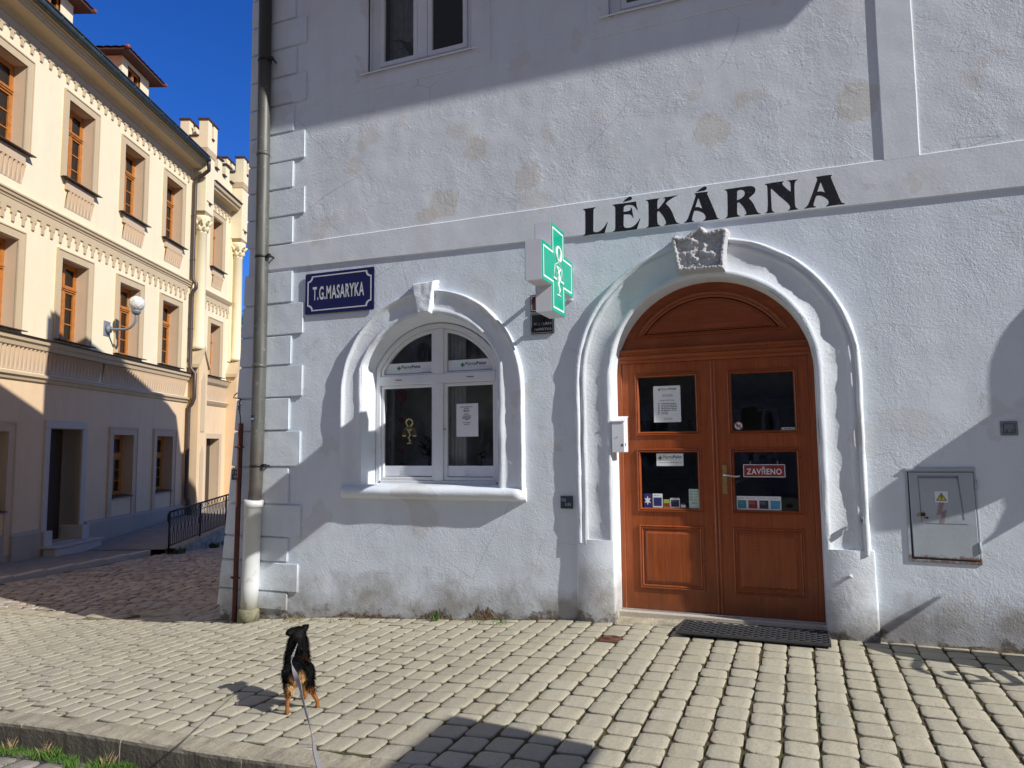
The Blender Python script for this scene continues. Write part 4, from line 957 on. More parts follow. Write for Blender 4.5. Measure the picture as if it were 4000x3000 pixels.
sheet_thing('name_card', 'wide white card with green cross and shop name on the left door leaf', 'sign', -1.259, -1.010, 1.408, 1.524, gy-.003, M['paper'], [('print', g, M['green_ink']), ('print', nv, M['navy_ink']), ('print', gr, M['grey_ink'])])
# little flyers along the foot of the lower left pane
def flyer(x0, x1, z0, z1, base, block, label, head=.25, lines_n=2):
    b = MB(); ww = x1-x0; hh = z1-z0; b.add([(x0+ww*.08,y,z0+hh*.10),(x1-ww*.08,y,z0+hh*.10),(x1-ww*.08,y,z1-hh*head),(x0+ww*.08,y,z1-hh*head)], [(0,1,2,3)])
    l = MB(); lines(l, x0+ww*.12, x1-ww*.3, z1-hh*head*.55, y, .004)
    for k in range(lines_n): lines(l, x0+ww*.14, x1-ww*.35, z1-hh*(head+.14+.12*k), y-.001, .004)
    sheet_thing('flyer', label, 'flyer', x0, x1, z0, z1, gy-.003, base, [('print', b, block), ('print', l, M['grey_ink'])])
e = MB(); 
star = [( -1.352+.034*(1 if k % 2 else .45)*cos(k*pi/6)*1.0, 1.085+.045*(1 if k % 2 else .45)*sin(k*pi/6)) for k in range(12)]
e.flat([star], y)
sheet_thing('flyer', 'dark violet flyer with a pale starburst, low in the left door leaf', 'flyer', -1.389, -1.313, 1.022, 1.150, gy-.003, M['flyer_violet'], [('print', e, M['paper'])])
flyer(-1.304, -1.213, 1.022, 1.150, M['paper'], M['flyer_violet'], 'white card with a large violet square, low in the left door leaf', .28, 0)
flyer(-1.204, -1.146, 1.022, 1.098, M['flyer_lime'], M['flyer_red'], 'lime green sticker with red block beside the white car card', .45, 0)
flyer(-1.142, -1.054, 1.022, 1.112, M['paper'], M['flyer_navy'], 'white card with dark picture, between lime sticker and small dark sticker', .2, 1)
flyer(-1.049, -.998, 1.022, 1.062, M['flyer_navy'], M['paper'], 'smallest dark sticker low in the left door leaf', .3, 0)
e = MB()
for k in range(4):
    lines(e, -.962, -.935, 1.17-.025*k, y, .009); lines(e, -.925, -.890, 1.17-.025*k, y, .009)
lines(e, -.945, -.90, 1.062, y, .012)
sheet_thing('flyer', 'tall mint green price list in the corner of the left door leaf', 'flyer', -.970, -.880, 1.022, 1.197, gy-.003, M['flyer_mint'], [('print', e, M['grey_ink'])])
for (a, b), m_, nm in zip(((-.548,-.459),(-.457,-.366),(-.364,-.273),(-.271,-.174)), ('flyer_teal','flyer_red','flyer_navy','flyer_sky'), ('teal','dark red','navy blue','sky blue')):
    flyer(a, b, 1.018, 1.140, M['paper'], M[m_], nm + ' health leaflet in the row low in the right door leaf', .30)
# hanging red plate
w_, r_ = MB(), MB()
r_.add([(-.474,gy-.022,1.317),(-.136,gy-.022,1.317),(-.136,gy-.022,1.417),(-.474,gy-.022,1.417)], [(0,1,2,3)])
text_on(w_, 'ZAVŘENO', -.452, -.158, 1.334, 1.404, gy-.024, .016)
e = tag(empty('closed_sign', (-.305, gy, 1.31)), 'red hanging plate reading ZAVŘENO on the right door leaf', 'sign'); L = (.305, -gy, -1.31)
mb = MB(); mb.box(-.481, -.129, gy-.020, gy-.014, 1.310, 1.424); o = mb.build('plate', M['paper'], e, bevel=.002); o.location = L
o = r_.build('red_field', M['red_plate'], e); o.location = L
o = w_.build('lettering', M['paper'], e); o.location = L
mb = MB()
for x in (-.42, -.19): mb.tube([(x, gy-.012, 1.418), (x, gy-.006, 1.445)], .003, 5); mb.lathe([(.009,0),(.009,.004)], (x, gy-.006, 1.443), 8)
o = mb.build('hook', M['steel'], e); o.location = L
# no-dogs sticker
e = tag(empty('no_dogs_sticker', (-.509, gy-.002, 1.732)), 'round white sticker with crossed-out dog on the right door leaf', 'sticker')
disc = lambda r, n=28: [(r*cos(2*pi*k/n), .038+r*sin(2*pi*k/n)) for k in range(n)]
mb = MB(); mb.prism([disc(.038)], -.002, 0); mb.build('disc', M['paper'], e)
mb = MB(); mb.prism([disc(.037), disc(.032)], -.0035, -.002); mb.prism([[(-.027,.061),(-.022,.066),(.027,.015),(.022,.010)]], -.0055, -.005); mb.build('ban_ring', M['red_plate'], e)
mb = MB(); dogp = [(-.024,.050),(-.015,.052),(-.010,.044),(.008,.043),(.014,.052),(.017,.050),(.013,.040),(.012,.022),(.008,.022),(.006,.034),(-.008,.034),(-.010,.022),(-.014,.022),(-.014,.036),(-.018,.044),(-.025,.046)]
mb.flat([dogp], -.0045); mb.build('dog_mark', M['dark_ink'], e)
g2 = MB(); lines(g2, -.12, -.05, 1.736, y, .005)
sheet_thing('sticker', 'narrow pale strip sticker at the corner of the upper right door glass', 'sticker', -.146, -.034, 1.727, 1.749, gy-.003, M['flyer_mint'], [('print', g2, M['dark_ink'])])

# ------------------------------------------------------------------ letter box on the left jamb
e = tag(empty('letter_box', (-1.615, .05, 1.54)), 'white metal letter box with slanted lid on the left door jamb', 'letter box')
mb = MB(); pr = [(-.05,0),(.145,0),(.145,.283),(-.05,.338)]
mb.add([(x, y, z) for x in (0, .118) for y, z in ((-.10,0),(.055,0),(.055,.33),(-.10,.285))], [(0,1,2,3),(4,7,6,5),(0,4,5,1),(1,5,6,2),(2,6,7,3),(3,7,4,0)])
mb.build('box', M['white_plastic'], e, bevel=.004)
mb = MB(); mb.add([(x, y, z) for x in (-.004, .124) for y, z in ((-.108,.283),(.058,.331),(.058,.338),(-.108,.290))], [(0,1,2,3),(4,7,6,5),(0,4,5,1),(1,5,6,2),(2,6,7,3),(3,7,4,0)]); mb.build('lid', M['white_plastic'], e)
mb = MB(); mb.box(.088, .108, -.1015, -.1003, .055, .078) ; mb.box(.1183,.1195,-.075,-.045,.058,.085); mb.build('name_tag', M['brass'], e)
mb = MB(); mb.lathe([(.005,0),(.006,.004)], (.05, -.101, .14), 8); mb.box(.1183,.1192,-.02,-.013,.15,.158); mb.build('lock', M['dark_ink'], e)

# ------------------------------------------------------------------ street-name plate
e = tag(empty('street_sign', (-4.68, -.012, 3.11)), 'dark blue enamel street-name plate reading T.G.MASARYKA', 'street sign'); 
hw, hh = .458, .468
mb = MB(); rows_ = []
mb.prism([[(-hw,.015),(-hw+.012,0),(hw-.012,-.010),(hw,.0),(hw,hh-.015),(hw-.01,hh-.003),(-hw+.015,hh),(-hw,hh-.015)]], -.012, -.002); mb.build('plate', M['enamel'], e, bevel=.004)
def fancy(i, r, n=6):
    X, Z0, Z1 = hw-i, i, hh-i
    pts = []
    for cx, cz, a0 in ((X, Z1, 3*pi/2), (-X, Z1, 2*pi), (-X, Z0, pi/2+0), (X, Z0, pi)):
        for k in range(n+1):
            a = a0 - (pi/2)*k/n
            pts.append((cx + r*cos(a), cz + r*sin(a)))
    return pts
mb = MB(); mb.prism([fancy(.034, .058), fancy(.047, .060)], -.0140, -.0122); mb.build('border_line', M['enamel_white'], e)
mb = MB(); text_on(mb, 'T.G.MASARYKA', -.350, .332, .155, .310, -.0142, .022); mb.build('lettering', M['enamel_white'], e)
mb = MB()
for sx in (-1, 1):
    for zz in (.03, hh-.03): mb.lathe([(.007,-.001),(.007,.003)], (sx*(hw-.03), -.014, zz), 8)
mb.build('screw', M['enamel'], e)

# ------------------------------------------------------------------ pharmacy cross, square to the wall
X0, X1 = -2.075, -1.93
Yn, Yf, Zb, Zt = -1.045, -.175, 2.765, 3.555
cyc, czc = (Yn+Yf)/2, (Zb+Zt)/2
ah, av = .185, .172
e = tag(empty('pharmacy_cross', (-2.0, -.6, Zb)), 'green and white projecting pharmacy cross between window and door', 'sign')
def cross(i=0.):
    a, b = Yn+i, Yf-i; c, d = Zb+i, Zt-i; p, q = cyc-ah+i, cyc+ah-i; r, s = czc-av+i, czc+av-i
    return [(p,c),(q,c),(q,r),(b,r),(b,s),(q,s),(q,d),(p,d),(p,s),(a,s),(a,r),(p,r)]
def yzprism(mb, loops, x0, x1, back=True):
    t_ = MB(); t_.prism(loops, x0, x1, back=back)
    mb.add([(v[1], v[0], v[2]) for v in t_.v], t_.f)
off = (2.0, .6, -Zb)
mb = MB(); yzprism(mb, [cross()], X0, X1); o = mb.build('casing', M['cross_box'], e, bevel=.006); o.location = off
mb = MB()
for xx in (X1+.001, ):
    yzprism(mb, [cross(.004), cross(.034)], xx, xx+.004)
yzprism(mb, [cross(.050)], X1+.001, X1+.0045)
o = mb.build('green_face', M['cross_green'], e); o.location = off
mb = MB(); yzprism(mb, [cross(.034), cross(.050)], X1+.001, X1+.0038); o = mb.build('white_outline', M['cross_white'], e); o.location = off
mb = MB(); yzprism(mb, [cross(.004), cross(.030)], X0-.005, X0-.001); yzprism(mb, [cross(.052)], X0-.0055, X0-.001); o = mb.build('green_face', M['cross_green'], e); o.location = off
mb = MB(); yzprism(mb, [cross(.030), cross(.052)], X0-.0048, X0-.001); o = mb.build('white_outline', M['cross_white'], e); o.location = off
mb = MB(); emblem(mb, 0, 0, .50, lambda u, w: (X1+.006, cyc+u*.95+.0, 2.93+w)); o = mb.build('emblem', M['cross_white'], e); o.location = off
mb = MB()
for z in (3.02, 3.30): mb.tube([(-2.0,-.18,z),(-2.0,.0,z)], .022, 10)
o = mb.build('bracket', M['white_plastic'], e); o.location = off

# plaques on the wall
def plate(name, label, cat, x0, x1, z0, z1, mat, texts, ink_m, th=.008, border=None, tilt=0.):
    e = tag(empty(name, ((x0+x1)/2, -.002, z0)), label, cat); cx = (x0+x1)/2
    mb = MB(); mb.prism([[(x0-cx,0),(x1-cx,0),(x1-cx,z1-z0),(x0-cx,z1-z0)]], -th, 0); mb.build('plate', mat, e, bevel=.003)
    if border:
        mb = MB(); b = border; rect_ring(mb, x0-cx+b, x1-cx-b, b, z1-z0-b, .004, -th-.002, -th-.0003); mb.build('border_line', ink_m, e)
    mb = MB()
    for s, a, b, c, d in texts: text_on(mb, s, x0-cx+a*(x1-x0), x0-cx+b*(x1-x0), c*(z1-z0), d*(z1-z0), -th-.0015)
    if mb.v: mb.build('lettering', ink_m, e)
    e.rotation_euler = (0, tilt, 0)
    return e
plate('heritage_plaque', 'black stone plaque below the pharmacy cross, partly in its shadow', 'plaque', -2.414, -2.172, 2.702, 2.905, M['black_stone'], [('KULTURNÍ', .16, .90, .42, .58), ('PAMÁTKA', .16, .90, .16, .31)], M['grey_ink'], .016, .008)
plate('small_plaque', 'narrow dark red plaque half hidden behind the pharmacy cross', 'plaque', -2.416, -2.20, 2.925, 3.095, M['old_red'], [], M['enamel_white'], .012, .012)
plate('hydrant_plate', 'small dark blue plate with numbers 66 and 3,85 left of the door', 'plate', -2.135, -2.013, 1.012, 1.130, M['plate_blue'], [('V', .06, .22, .56, .84), ('66', .24, .44, .56, .84), ('3,85', .38, .84, .20, .46)], M['enamel_white'], .014)
plate('utility_plate', 'small weathered grey plate with faint numbers right of the electrical cabinet', 'plate', 1.443, 1.558, 1.650, 1.760, M['plate_grey'], [('3', .28, .42, .16, .42), ('0', .60, .74, .16, .42)], M['plate_blue'], .008, .018)
plate('valve_plate', 'small blue plate with number 400 on the corner behind the red rod', 'plate', -6.125, -6.012, 1.252, 1.372, M['plate_blue'], [('Z 80', .08, .84, .58, .86), ('400', .30, .80, .18, .44)], M['enamel_white'], .040)

# ------------------------------------------------------------------ electrical cabinet let into the wall
e = tag(empty('electrical_cabinet', (1.02, 0, .66)), 'grey steel electrical cabinet with yellow warning sticker set in the wall', 'cabinet')
q_ = lambda x, z: (x-1.02, z-.66)
mb = MB(); o_ = [q_(.768,.664),q_(1.268,.656),q_(1.258,1.405),q_(.770,1.402)]; i_ = [q_(.790,.684),q_(1.252,.680),q_(1.246,1.372),q_(.790,1.370)]
mb.prism([o_, i_], -.010, .0); mb.prism([[q_(.772,1.378),q_(1.254,1.382),q_(1.254,1.403),q_(.772,1.400)]], -.018, -.0105); mb.build('frame', M['cab'], e, bevel=.003)
mb = MB(); mb.prism([i_], -.0015, -.0005); mb.build('gap', M['dark_ink'], e)
mb = MB(); dr = [q_(.804,.699),q_(1.250,.690),q_(1.243,1.367),q_(.798,1.366)]
mb.prism([dr], -.014, -.002); door_ = mb.build('door', M['cab'], e, bevel=.004)
mb = MB()
for z in (1.27, .79): mb.tube([(*[q_(1.256,z)[0]], -.016, q_(0,z-.04)[1]), (q_(1.256,z)[0], -.016, q_(0,z+.04)[1])], .009, 8)
mb.build('hinge', M['cab'], e)
mb = MB(); A = [q_(.86,.965),q_(1.17,.965)]; mb.prism([[q_(.868,.975),q_(.875,.975),q_(.866,1.325),q_(.860,1.325)]], -.0155, -.0135); mb.prism([[q_(.860,1.318),q_(1.135,1.318),q_(1.135,1.340),q_(.860,1.340)]], -.0155, -.0135); mb.prism([[q_(1.128,1.34),q_(1.140,1.34),q_(1.166,1.0),q_(1.158,1.0)]], -.0155, -.0135); mb.prism([[q_(.90,.964),q_(1.19,.964),q_(1.17,.969),q_(.90,.969)]], -.0155, -.0135); mb.build('pressed_outline', simple('cabinet_shadow_paint', (.22,.25,.29), .5), door_)
mb = MB(); mb.prism([[q_(.998,1.128),q_(1.034,1.128),q_(1.012,1.056),q_(1.050,1.079),q_(1.030,.988),q_(1.038,.992),q_(1.022,.966),q_(.998,.972),q_(1.004,.992),q_(1.013,1.040),q_(.974,1.029),q_(.985,1.06)]], -.0158, -.0135); mb.build('lightning_arrow', simple('faded_red_arrow', (.33,.25,.27), .6), door_)
mb = MB(); mb.prism([[q_(.973,1.132),q_(1.062,1.131),q_(1.062,1.219),q_(.972,1.217)]], -.0165, -.0141); st_ = mb.build('warning_sticker', M['paper'], door_)
mb = MB(); mb.flat([[q_(.979,1.145),q_(1.055,1.145),q_(1.017,1.208)]], -.0172); 
mb2 = MB(); mb2.flat([[q_(.988,1.150),q_(1.046,1.150),q_(1.017,1.198)]], -.0180)
mb3 = MB(); mb3.flat([[q_(1.016,1.190),q_(1.022,1.190),q_(1.018,1.176),q_(1.027,1.176),q_(1.020,1.160),q_(1.023,1.161),q_(1.017,1.152),q_(1.014,1.163),q_(1.017,1.162),q_(1.019,1.171),q_(1.010,1.171)]], -.0187)
mb.build('black_triangle', M['dark_ink'], e); mb2.build('yellow_triangle', M['yellow_ink'], e); mb3.build('bolt_mark', M['dark_ink'], e)
mb = MB(); mb.prism([[q_(.836,1.020),q_(.85,1.045),q_(.892,1.058),q_(.90,1.04),q_(.885,1.02),q_(.86,1.018)]], -.0155, -.0135); mb.prism([[q_(.885,1.0),q_(.91,1.0),q_(.91,1.014),q_(.885,1.016)]], -.0155, -.0135); mb.build('bare_patch', simple('chipped_rust_paint', (.35,.27,.17), .7, var=.5, scale=60), door_)
mb = MB(); c0 = q_(.886, 1.033); mb.tube([(c0[0], -.022, c0[1]), (c0[0], -.012, c0[1])], .013, 10); mb.tube([(c0[0]+.02,-.016,c0[1]-.02),(c0[0]+.032,-.018,c0[1]-.026)], .006, 6); mb.build('lock', M['iron'], door_)

# little wall fittings beside the door
e = tag(empty('wall_hook', (.33, -.05, .53)), 'short painted metal peg low on the right door jamb', 'peg')
mb = MB(); mb.tube([(0,.0,0),(.0,-.05,.0),(.02,-.055,.0)], .011, 8); mb.tube([(-.05,-.012,-.03),(.02,-.018,.005)], .014, 6); mb.build('peg', M['cast'], e)
e = tag(empty('bell_button', (.442, -.065, .98)), 'tiny weathered button on the right door moulding', 'button')
mb = MB(); mb.box(-.012,.012,-.02,.015,-.03,.03); mb.build('housing', M['plate_grey'], e, bevel=.006)
mb = MB(); mb.lathe([(.007,0),(.006,.006)], (0,0,0), 8); o = mb.build('push', M['iron'], e); o.rotation_euler = (pi/2,0,0); o.location = (0,-.02,0)

# ------------------------------------------------------------------ downpipe at the corner, with its cast foot
e = tag(empty('downpipe', (-5.76, -.12, -.27)), 'patinated metal downpipe with white cast foot at the house corner', 'downpipe'); L = (5.76, .12, .27)
PR = .074
pp = [(-5.733,-.10,7.5),(-5.728,-.10,7.0),(-5.708,-.10,5.0),(-5.700,-.10,3.8),(-5.697,-.10,2.6),(-5.712,-.10,1.2),(-5.735,-.10,1.0)]
mb = MB(); mb.tube(pp, [.074,.074,.074,.075,.076,.073,.071], 20); o = mb.build('pipe', M['zinc'], e); o.location = L
mb = MB(); mb.tube([(-5.735,-.10,1.035),(-5.742,-.10,.97),(-5.748,-.10,.955),(-5.758,-.102,.10),(-5.762,-.102,.06),(-5.762,-.102,.045),(-5.772,-.104,-.19)], [.108,.106,.094,.094,.097,.094,.092], 20)
o = mb.build('cast_foot', M['cast'], e); o.location = L
mb = MB(); mb.tube([(-5.772,-.104,-.16),(-5.773,-.104,-.19),(-5.774,-.104,-.30)], [.10,.118,.120], 20); o = mb.build('drain_collar', simple('mossy_cast_collar', (.20,.19,.12), .8, var=.4, scale=20), e); o.location = L
for z, x in ((1.415,-5.708),(3.82,-5.700),(6.2,-5.72)):
    mb = MB(); mb.tube([(x,-.10,z-.012),(x,-.10,z+.012)], .080, 20); mb.tube([(x+.08,-.12,z),(x+.125,-.10,z+.004),(x+.10,.0,z)], .011, 6); mb.box(x+.10,x+.135,-.135,-.10,z-.016,z+.022); o = mb.build('clamp', M['iron'], e); o.location = L
for z in (2.545, 5.05):
    mb = MB(); mb.tube([(-5.70 if z < 4 else -5.709,-.10,z-.02),(-5.70 if z < 4 else -5.709,-.10,z+.03)], .0785, 20); o = mb.build('sleeve', M['zinc'], e); o.location = L
e = tag(empty('pipe_sticker', (-5.70, -.186, 1.915)), 'small dark sticker wrapped on the downpipe', 'sticker')
mb = MB(); mb.strip([[(.0+.0785*sin(a), .086-.0785*cos(a), z) for a in frange(-.85, .15, 8)] for z in (0, .07)], True); mb.build('sheet', M['navy_ink'], e)
mb = MB(); mb.strip([[(.0+.0795*sin(a), .086-.0795*cos(a), z) for a in frange(-.70, .05, 6)] for z in (.018, .040)], True); mb.build('print', M['enamel_white'], e)

# lightning rod in its red-brown guard
e = tag(empty('lightning_conductor', (-5.975, -.09, -.32)), 'red-brown painted lightning conductor guard with a curled wire on the house corner', 'lightning rod'); L = (5.975, .09, .32)
mb = MB(); rx = lambda z: lerp(-5.985, -5.955, (z+.3)/2.2)
V = []
for z in (-.32, 1.90): 
    x = rx(z); V += [(x-.028,-.105,z),(x,-.128,z),(x+.028,-.105,z),(x+.022,-.075,z),(x-.022,-.075,z)]
mb.add(V, [(0,1,6,5),(1,2,7,6),(2,3,8,7),(3,4,9,8),(4,0,5,9),(4,3,2,1,0),(5,6,7,8,9)]); o = mb.build('guard', M['rust_rod'], e); o.location = L
for z in (1.63, .16):
    mb = MB(); x = rx(z); mb.tube([(x-.062,-.10,z),(x-.03,-.118,z),(x,-.133,z),(x+.03,-.118,z),(x+.062,-.10,z)], .012, 6); mb.tube([(x-.055,-.10,z),(x-.055,.0,z)], .008, 6); o = mb.build('clamp', M['rust_rod'], e); o.location = L
mb = MB(); w = [(-5.956,-.10,1.90),(-5.962,-.10,1.98),(-5.975,-.10,2.04)]
w += [(-5.98+.014*cos(k*1.3), -.10+.014*sin(k*1.3), 2.045+.006*k) for k in range(12)]
w += [(-5.99,-.09,2.13),(-6.01,-.06,2.165),(-6.04,-.02,2.185),(-6.09,-.01,2.20),(-6.135,-.03,2.205),(-6.11,-.04,2.235),(-6.07,-.04,2.26)]
mb.tube(w, .0065, 6); o = mb.build('wire', M['iron'], e); o.location = L
# ------------------------------------------------------------------ roofs of the pharmacy building (above the picture, they shade the facade and the alley)
def flx(y): return -5.96 + FH.x/FH.y*max(0, y)
mb = MB()
EX = 3.83
def roof_slab(profile, thick, xr, over=.22):
    """profile: list of (y, z) along the slope; left end follows the slanting flank"""
    top = []; bot = []
    rows_ = []
    P = profile + [(y, z-thick) for y, z in profile[::-1]]
    rows_ = [[(flx(y)-over, y, z) for y, z in P], [(xr, y, z) for y, z in P]]
    mb.strip([r + r[:1] for r in rows_], False)
    for r in rows_: mb.add(r, [tuple(range(len(r)))])
roof_slab([(-.80,8.02),(.35,9.36),(2.7,8.36)], .15, EX)
mb.box(EX, 12.2, -.06, 9, 7.6, 7.9)
mb.build('roof', M['tile'], bld)
mb = MB()
P = [(2.72,7.0),(2.72,10.92),(8.05,9.10),(8.6,8.75),(8.72,8.25),(9.1,6.9),(9.3,6.7)]
rows_ = [[(flx(y)-.02, y, z) for y, z in P], [(9, y, z) for y, z in P]]
mb.strip(rows_, False)
for r in rows_: mb.add(r + [(r[-1][0], 9.3, 6), (r[0][0], 2.72, 6)], [tuple(range(len(r)+2))])
mb.box(-6.3-.7, -6.0, 2.62, 2.71, 7.5, 10.8)
mb.build('rear_roof', M['tile'], bld)

# ------------------------------------------------------------------ the cream house across the alley (local frame: x along the alley, y into the house)
ZB = -.75
cream = tag(empty('cream_town_house', tuple(yw(0, 0, ZB)), pi/2 + YAW), 'cream rendered town house with orange wooden windows and crenellated turrets across the alley', 'building')
class YB(MB):
    """builder in the cream house frame: x = along the front, y = -outwards, z = world height"""
    def done(self, name, mat, parent=None, **k):
        par = parent or cream
        o = self.build(name, mat, par, **k)
        if par is cream: o.location = (0, 0, -ZB)
        return o
S0, S1 = 8.6, 23.45
WC_ = [9.70, 12.13, 14.56, 17.115, 19.62, 22.0]
HW = .53
holes2 = [[(c-HW,8.12),(c+HW,8.12),(c+HW,10.10),(c-HW,10.10)] for c in WC_]
holes1 = [[(c-HW,4.21),(c+HW,4.21),(c+HW,6.17),(c-HW,6.17)] for c in WC_]
GC = [9.6, 12.1, 14.58, 19.56, 21.88]
holes0 = [[(c-.50,.36),(c+.50,.36),(c+.50,2.03),(c-.50,2.03)] for c in GC]
DCc = 17.05; dh = [(DCc-.62,-.52),(DCc+.62,-.52),(DCc+.62,2.13),(DCc-.62,2.13)]
BC = 25.35; BW = .42
bh2 = [(BC-BW,8.1),(BC+BW,8.1),(BC+BW,9.95),(BC-BW,9.95)]; bh1 = [(BC-BW,4.2),(BC+BW,4.2),(BC+BW,6.1),(BC-BW,6.1)]
bd = [(BC-.55,-.40),(BC+.55,-.40),(BC+.55,2.0),(BC-.55,2.0)]
mb = YB(); mb.prism([[(S0,3.25),(27.6,3.25),(27.6,11.1),(S0,11.1)]] + holes2 + holes1 + [bh2, bh1], 0, .02, back=False)
mb.box(S0, S0+.02, .02, 8, -1, 11.1); mb.box(27.58, 27.6, .02, 8, -1, 11.1)
mb.done('wall', M['cream'])
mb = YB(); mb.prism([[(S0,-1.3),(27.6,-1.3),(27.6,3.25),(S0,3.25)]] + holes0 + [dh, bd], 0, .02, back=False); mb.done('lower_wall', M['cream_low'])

def mould(prof, s0, s1, name, mat, parent=None):
    mb = YB(); mb.strip([[(s, -o, z) for o, z in prof] for s in (s0, s1)], False)
    for s in (s0, s1): mb.add([(s, -o, z) for o, z in prof], [tuple(range(len(prof)))])
    return mb.done(name, mat, parent)
cor = mould([(0,10.86),(.05,10.90),(.06,10.96),(.10,10.985),(.42,11.00),(.43,11.04),(.46,11.05),(.47,11.10),(.50,11.11),(.51,11.15),(.55,11.17),(.56,11.24),(0,11.24)], S0, 23.05, 'cornice', M['beige'])
mb = YB(); gp = [(s, -.63, 11.235) for s in (S0, 23.0)]; mb.tube(gp, .085, 14); mb.strip([[(s, -.50, 11.30),(s, -.72, 11.33),(s, -.72, 11.30)] for s in (S0, 23.0)], False)
for s in frange(S0+.4, 22.8, 18): mb.tube([(s,-.63+.092*cos(a),11.235+.092*sin(a)) for a in frange(-.3, 3.4, 6)], .010, 4)
mb.done('gutter', M['gutter'])
mb = YB(); mb.strip([[(s, -.55, 11.27), (s, 3.5, 14.4), (s, 8, 11.2)] for s in (S0, 23.3)], False); rf_main = mb.done('roof', M['tile'])
mb = YB(); mb.strip([[(s, .05, 11.1), (s, 3.5, 13.3), (s, 8, 11.1)] for s in (23.3, 27.6)], False); mb.done('roof', M['roofdark'])

def stepped_frieze(s0, s1, ztop, drop, per=.322):
    """band with stepped pendants along its lower edge"""
    mb = YB(); x = s0
    h = drop
    while x + per <= s1 + .01:
        p = per
        L = [(x, ztop), (x, ztop-h*.38), (x+p*.22, ztop-h*.38), (x+p*.22, ztop-h*.62), (x+p*.36, ztop-h*.62), (x+p*.36, ztop-h), (x+p*.62, ztop-h), (x+p*.62, ztop-h*.62), (x+p*.78, ztop-h*.62), (x+p*.78, ztop-h*.38), (x+p, ztop-h*.38), (x+p, ztop)]
        mb.prism([L], -.035, 0, back=False); x += per
    return mb.done('frieze', M['beige'])
stepped_frieze(S0, 23.3, 10.86, .40)
stepped_frieze(S0, 23.3, 6.98, .46)
mould([(0,6.98),(.05,6.99),(.06,7.03),(.09,7.05),(.10,7.10),(.13,7.12),(.13,7.155),(.02,7.19),(0,7.19)], S0, 23.3, 'string_moulding', M['beige'])
mould([(0,3.86),(.08,3.88),(.10,3.96),(.15,4.0),(.16,4.09),(.02,4.13),(0,4.13)], S0, 23.3, 'sill_moulding', M['beige'])
mould([(.0,4.131),(.20,4.095),(.21,4.115),(.0,4.165)], S0, 23.3, 'flashing', M['flash'])
mould([(0,3.14),(.05,3.16),(.07,3.22),(.12,3.25),(.12,3.30),(.0,3.34)], S0, 23.3, 'lower_moulding', M['beige'])
def pleats(s0, s1, z0, z1, parent=None, per=.135, name='pleated_panel'):
    mb = YB(); n = max(1, int(round((s1-s0)/per))); p = (s1-s0)/n
    # zig-zag head that dies out towards the foot
    rows_ = []
    for z, d in ((z1, .085), (z1-.10, .070), (z0+.05, .012), (z0, .004)):
        r = []
        for i in range(n): r += [(s0+i*p, -.006, z), (s0+i*p+p*.5, -.006-d*.0, z)] if False else [(s0+i*p, -.004-d, z), (s0+i*p+p*.80, -.004, z)]
        r.append((s1, -.004-d, z)); rows_.append(r)
    mb.strip(rows_, False)
    return mb.done(name, M['pink'], parent)
for a in frange(S0+.1, 23.2, 3)[:-1]:
    pleats(a+.05, a+(23.1-S0)/3-.08, 3.36, 3.86)

# windows: one prototype for the two upper rows, one for the ground floor
def y_window(hw, z0, h, tr, cols=2, rows_=4):
    """casement with transom; local origin at the foot of the opening; returns the part"""
    mb = YB(); f = .06
    def ring(mb_, x0, x1, za, zb, w, y0, y1): mb_.prism([[(x0,za),(x1,za),(x1,zb),(x0,zb)], [(x0+w,za+w),(x1-w,za+w),(x1-w,zb-w),(x0+w,zb-w)]], y0, y1)
    ring(mb, -hw, hw, 0, h, .075, .28, .36)
    mb.box(-hw+.07, hw-.07, .24, .355, tr-.07, tr+.035); mb.box(-hw+.05, hw-.05, .22, .32, tr-.03, tr+.0)
    mb.box(-.045, .045, .255, .345, .07, tr-.07); mb.box(-.03, .03, .27, .345, tr+.035, h-.07)
    for sx in (-1, 1):
        xa, xb_ = (.047, hw-.077) if sx > 0 else (-hw+.077, -.047)
        ring(mb, xa, xb_, .077, tr-.072, .05, .27, .32); ring(mb, xa, xb_, tr+.037, h-.077, .035, .285, .33)
        for k in range(1, rows_-1): mb.box(xa+.05, xb_-.05, .285, .31, lerp(.127, tr-.12, k/(rows_-1))-.013, lerp(.127, tr-.12, k/(rows_-1))+.013)
    w = mb.build('window', M['wood_y'], cream)
    mb = YB(); mb.add([(-hw+.06,.305,.06),(hw-.06,.305,.06),(hw-.06,.305,h-.06),(-hw+.06,.305,h-.06)], [(0,1,2,3)]); mb.build('pane', M['glass_y'], w)
    mb = YB(); room(mb, -hw-.2, hw+.2, .42, 1.6, -.2, h+.2); mb.build('dark_room', M['interior'], w)
    mb = YB()
    for xa, xb_ in ((-hw+.08, -hw*.45), (hw*.45, hw-.08)): mb.strip([[(lerp(xa,xb_,k/8), .38+.012*sin(k*2.2), z) for k in range(9)] for z in (.08, h-.1)], True)
    mb.build('curtain', M['curtain'], w)
    mb = YB(); P = [(-hw,0),(hw,0),(hw,h),(-hw,h)]; mb.strip([[(x,-.0,z),(x,.36,z)] for x, z in P + P[:1]], False); mb.build('reveal', M['pink'], w)
    return w
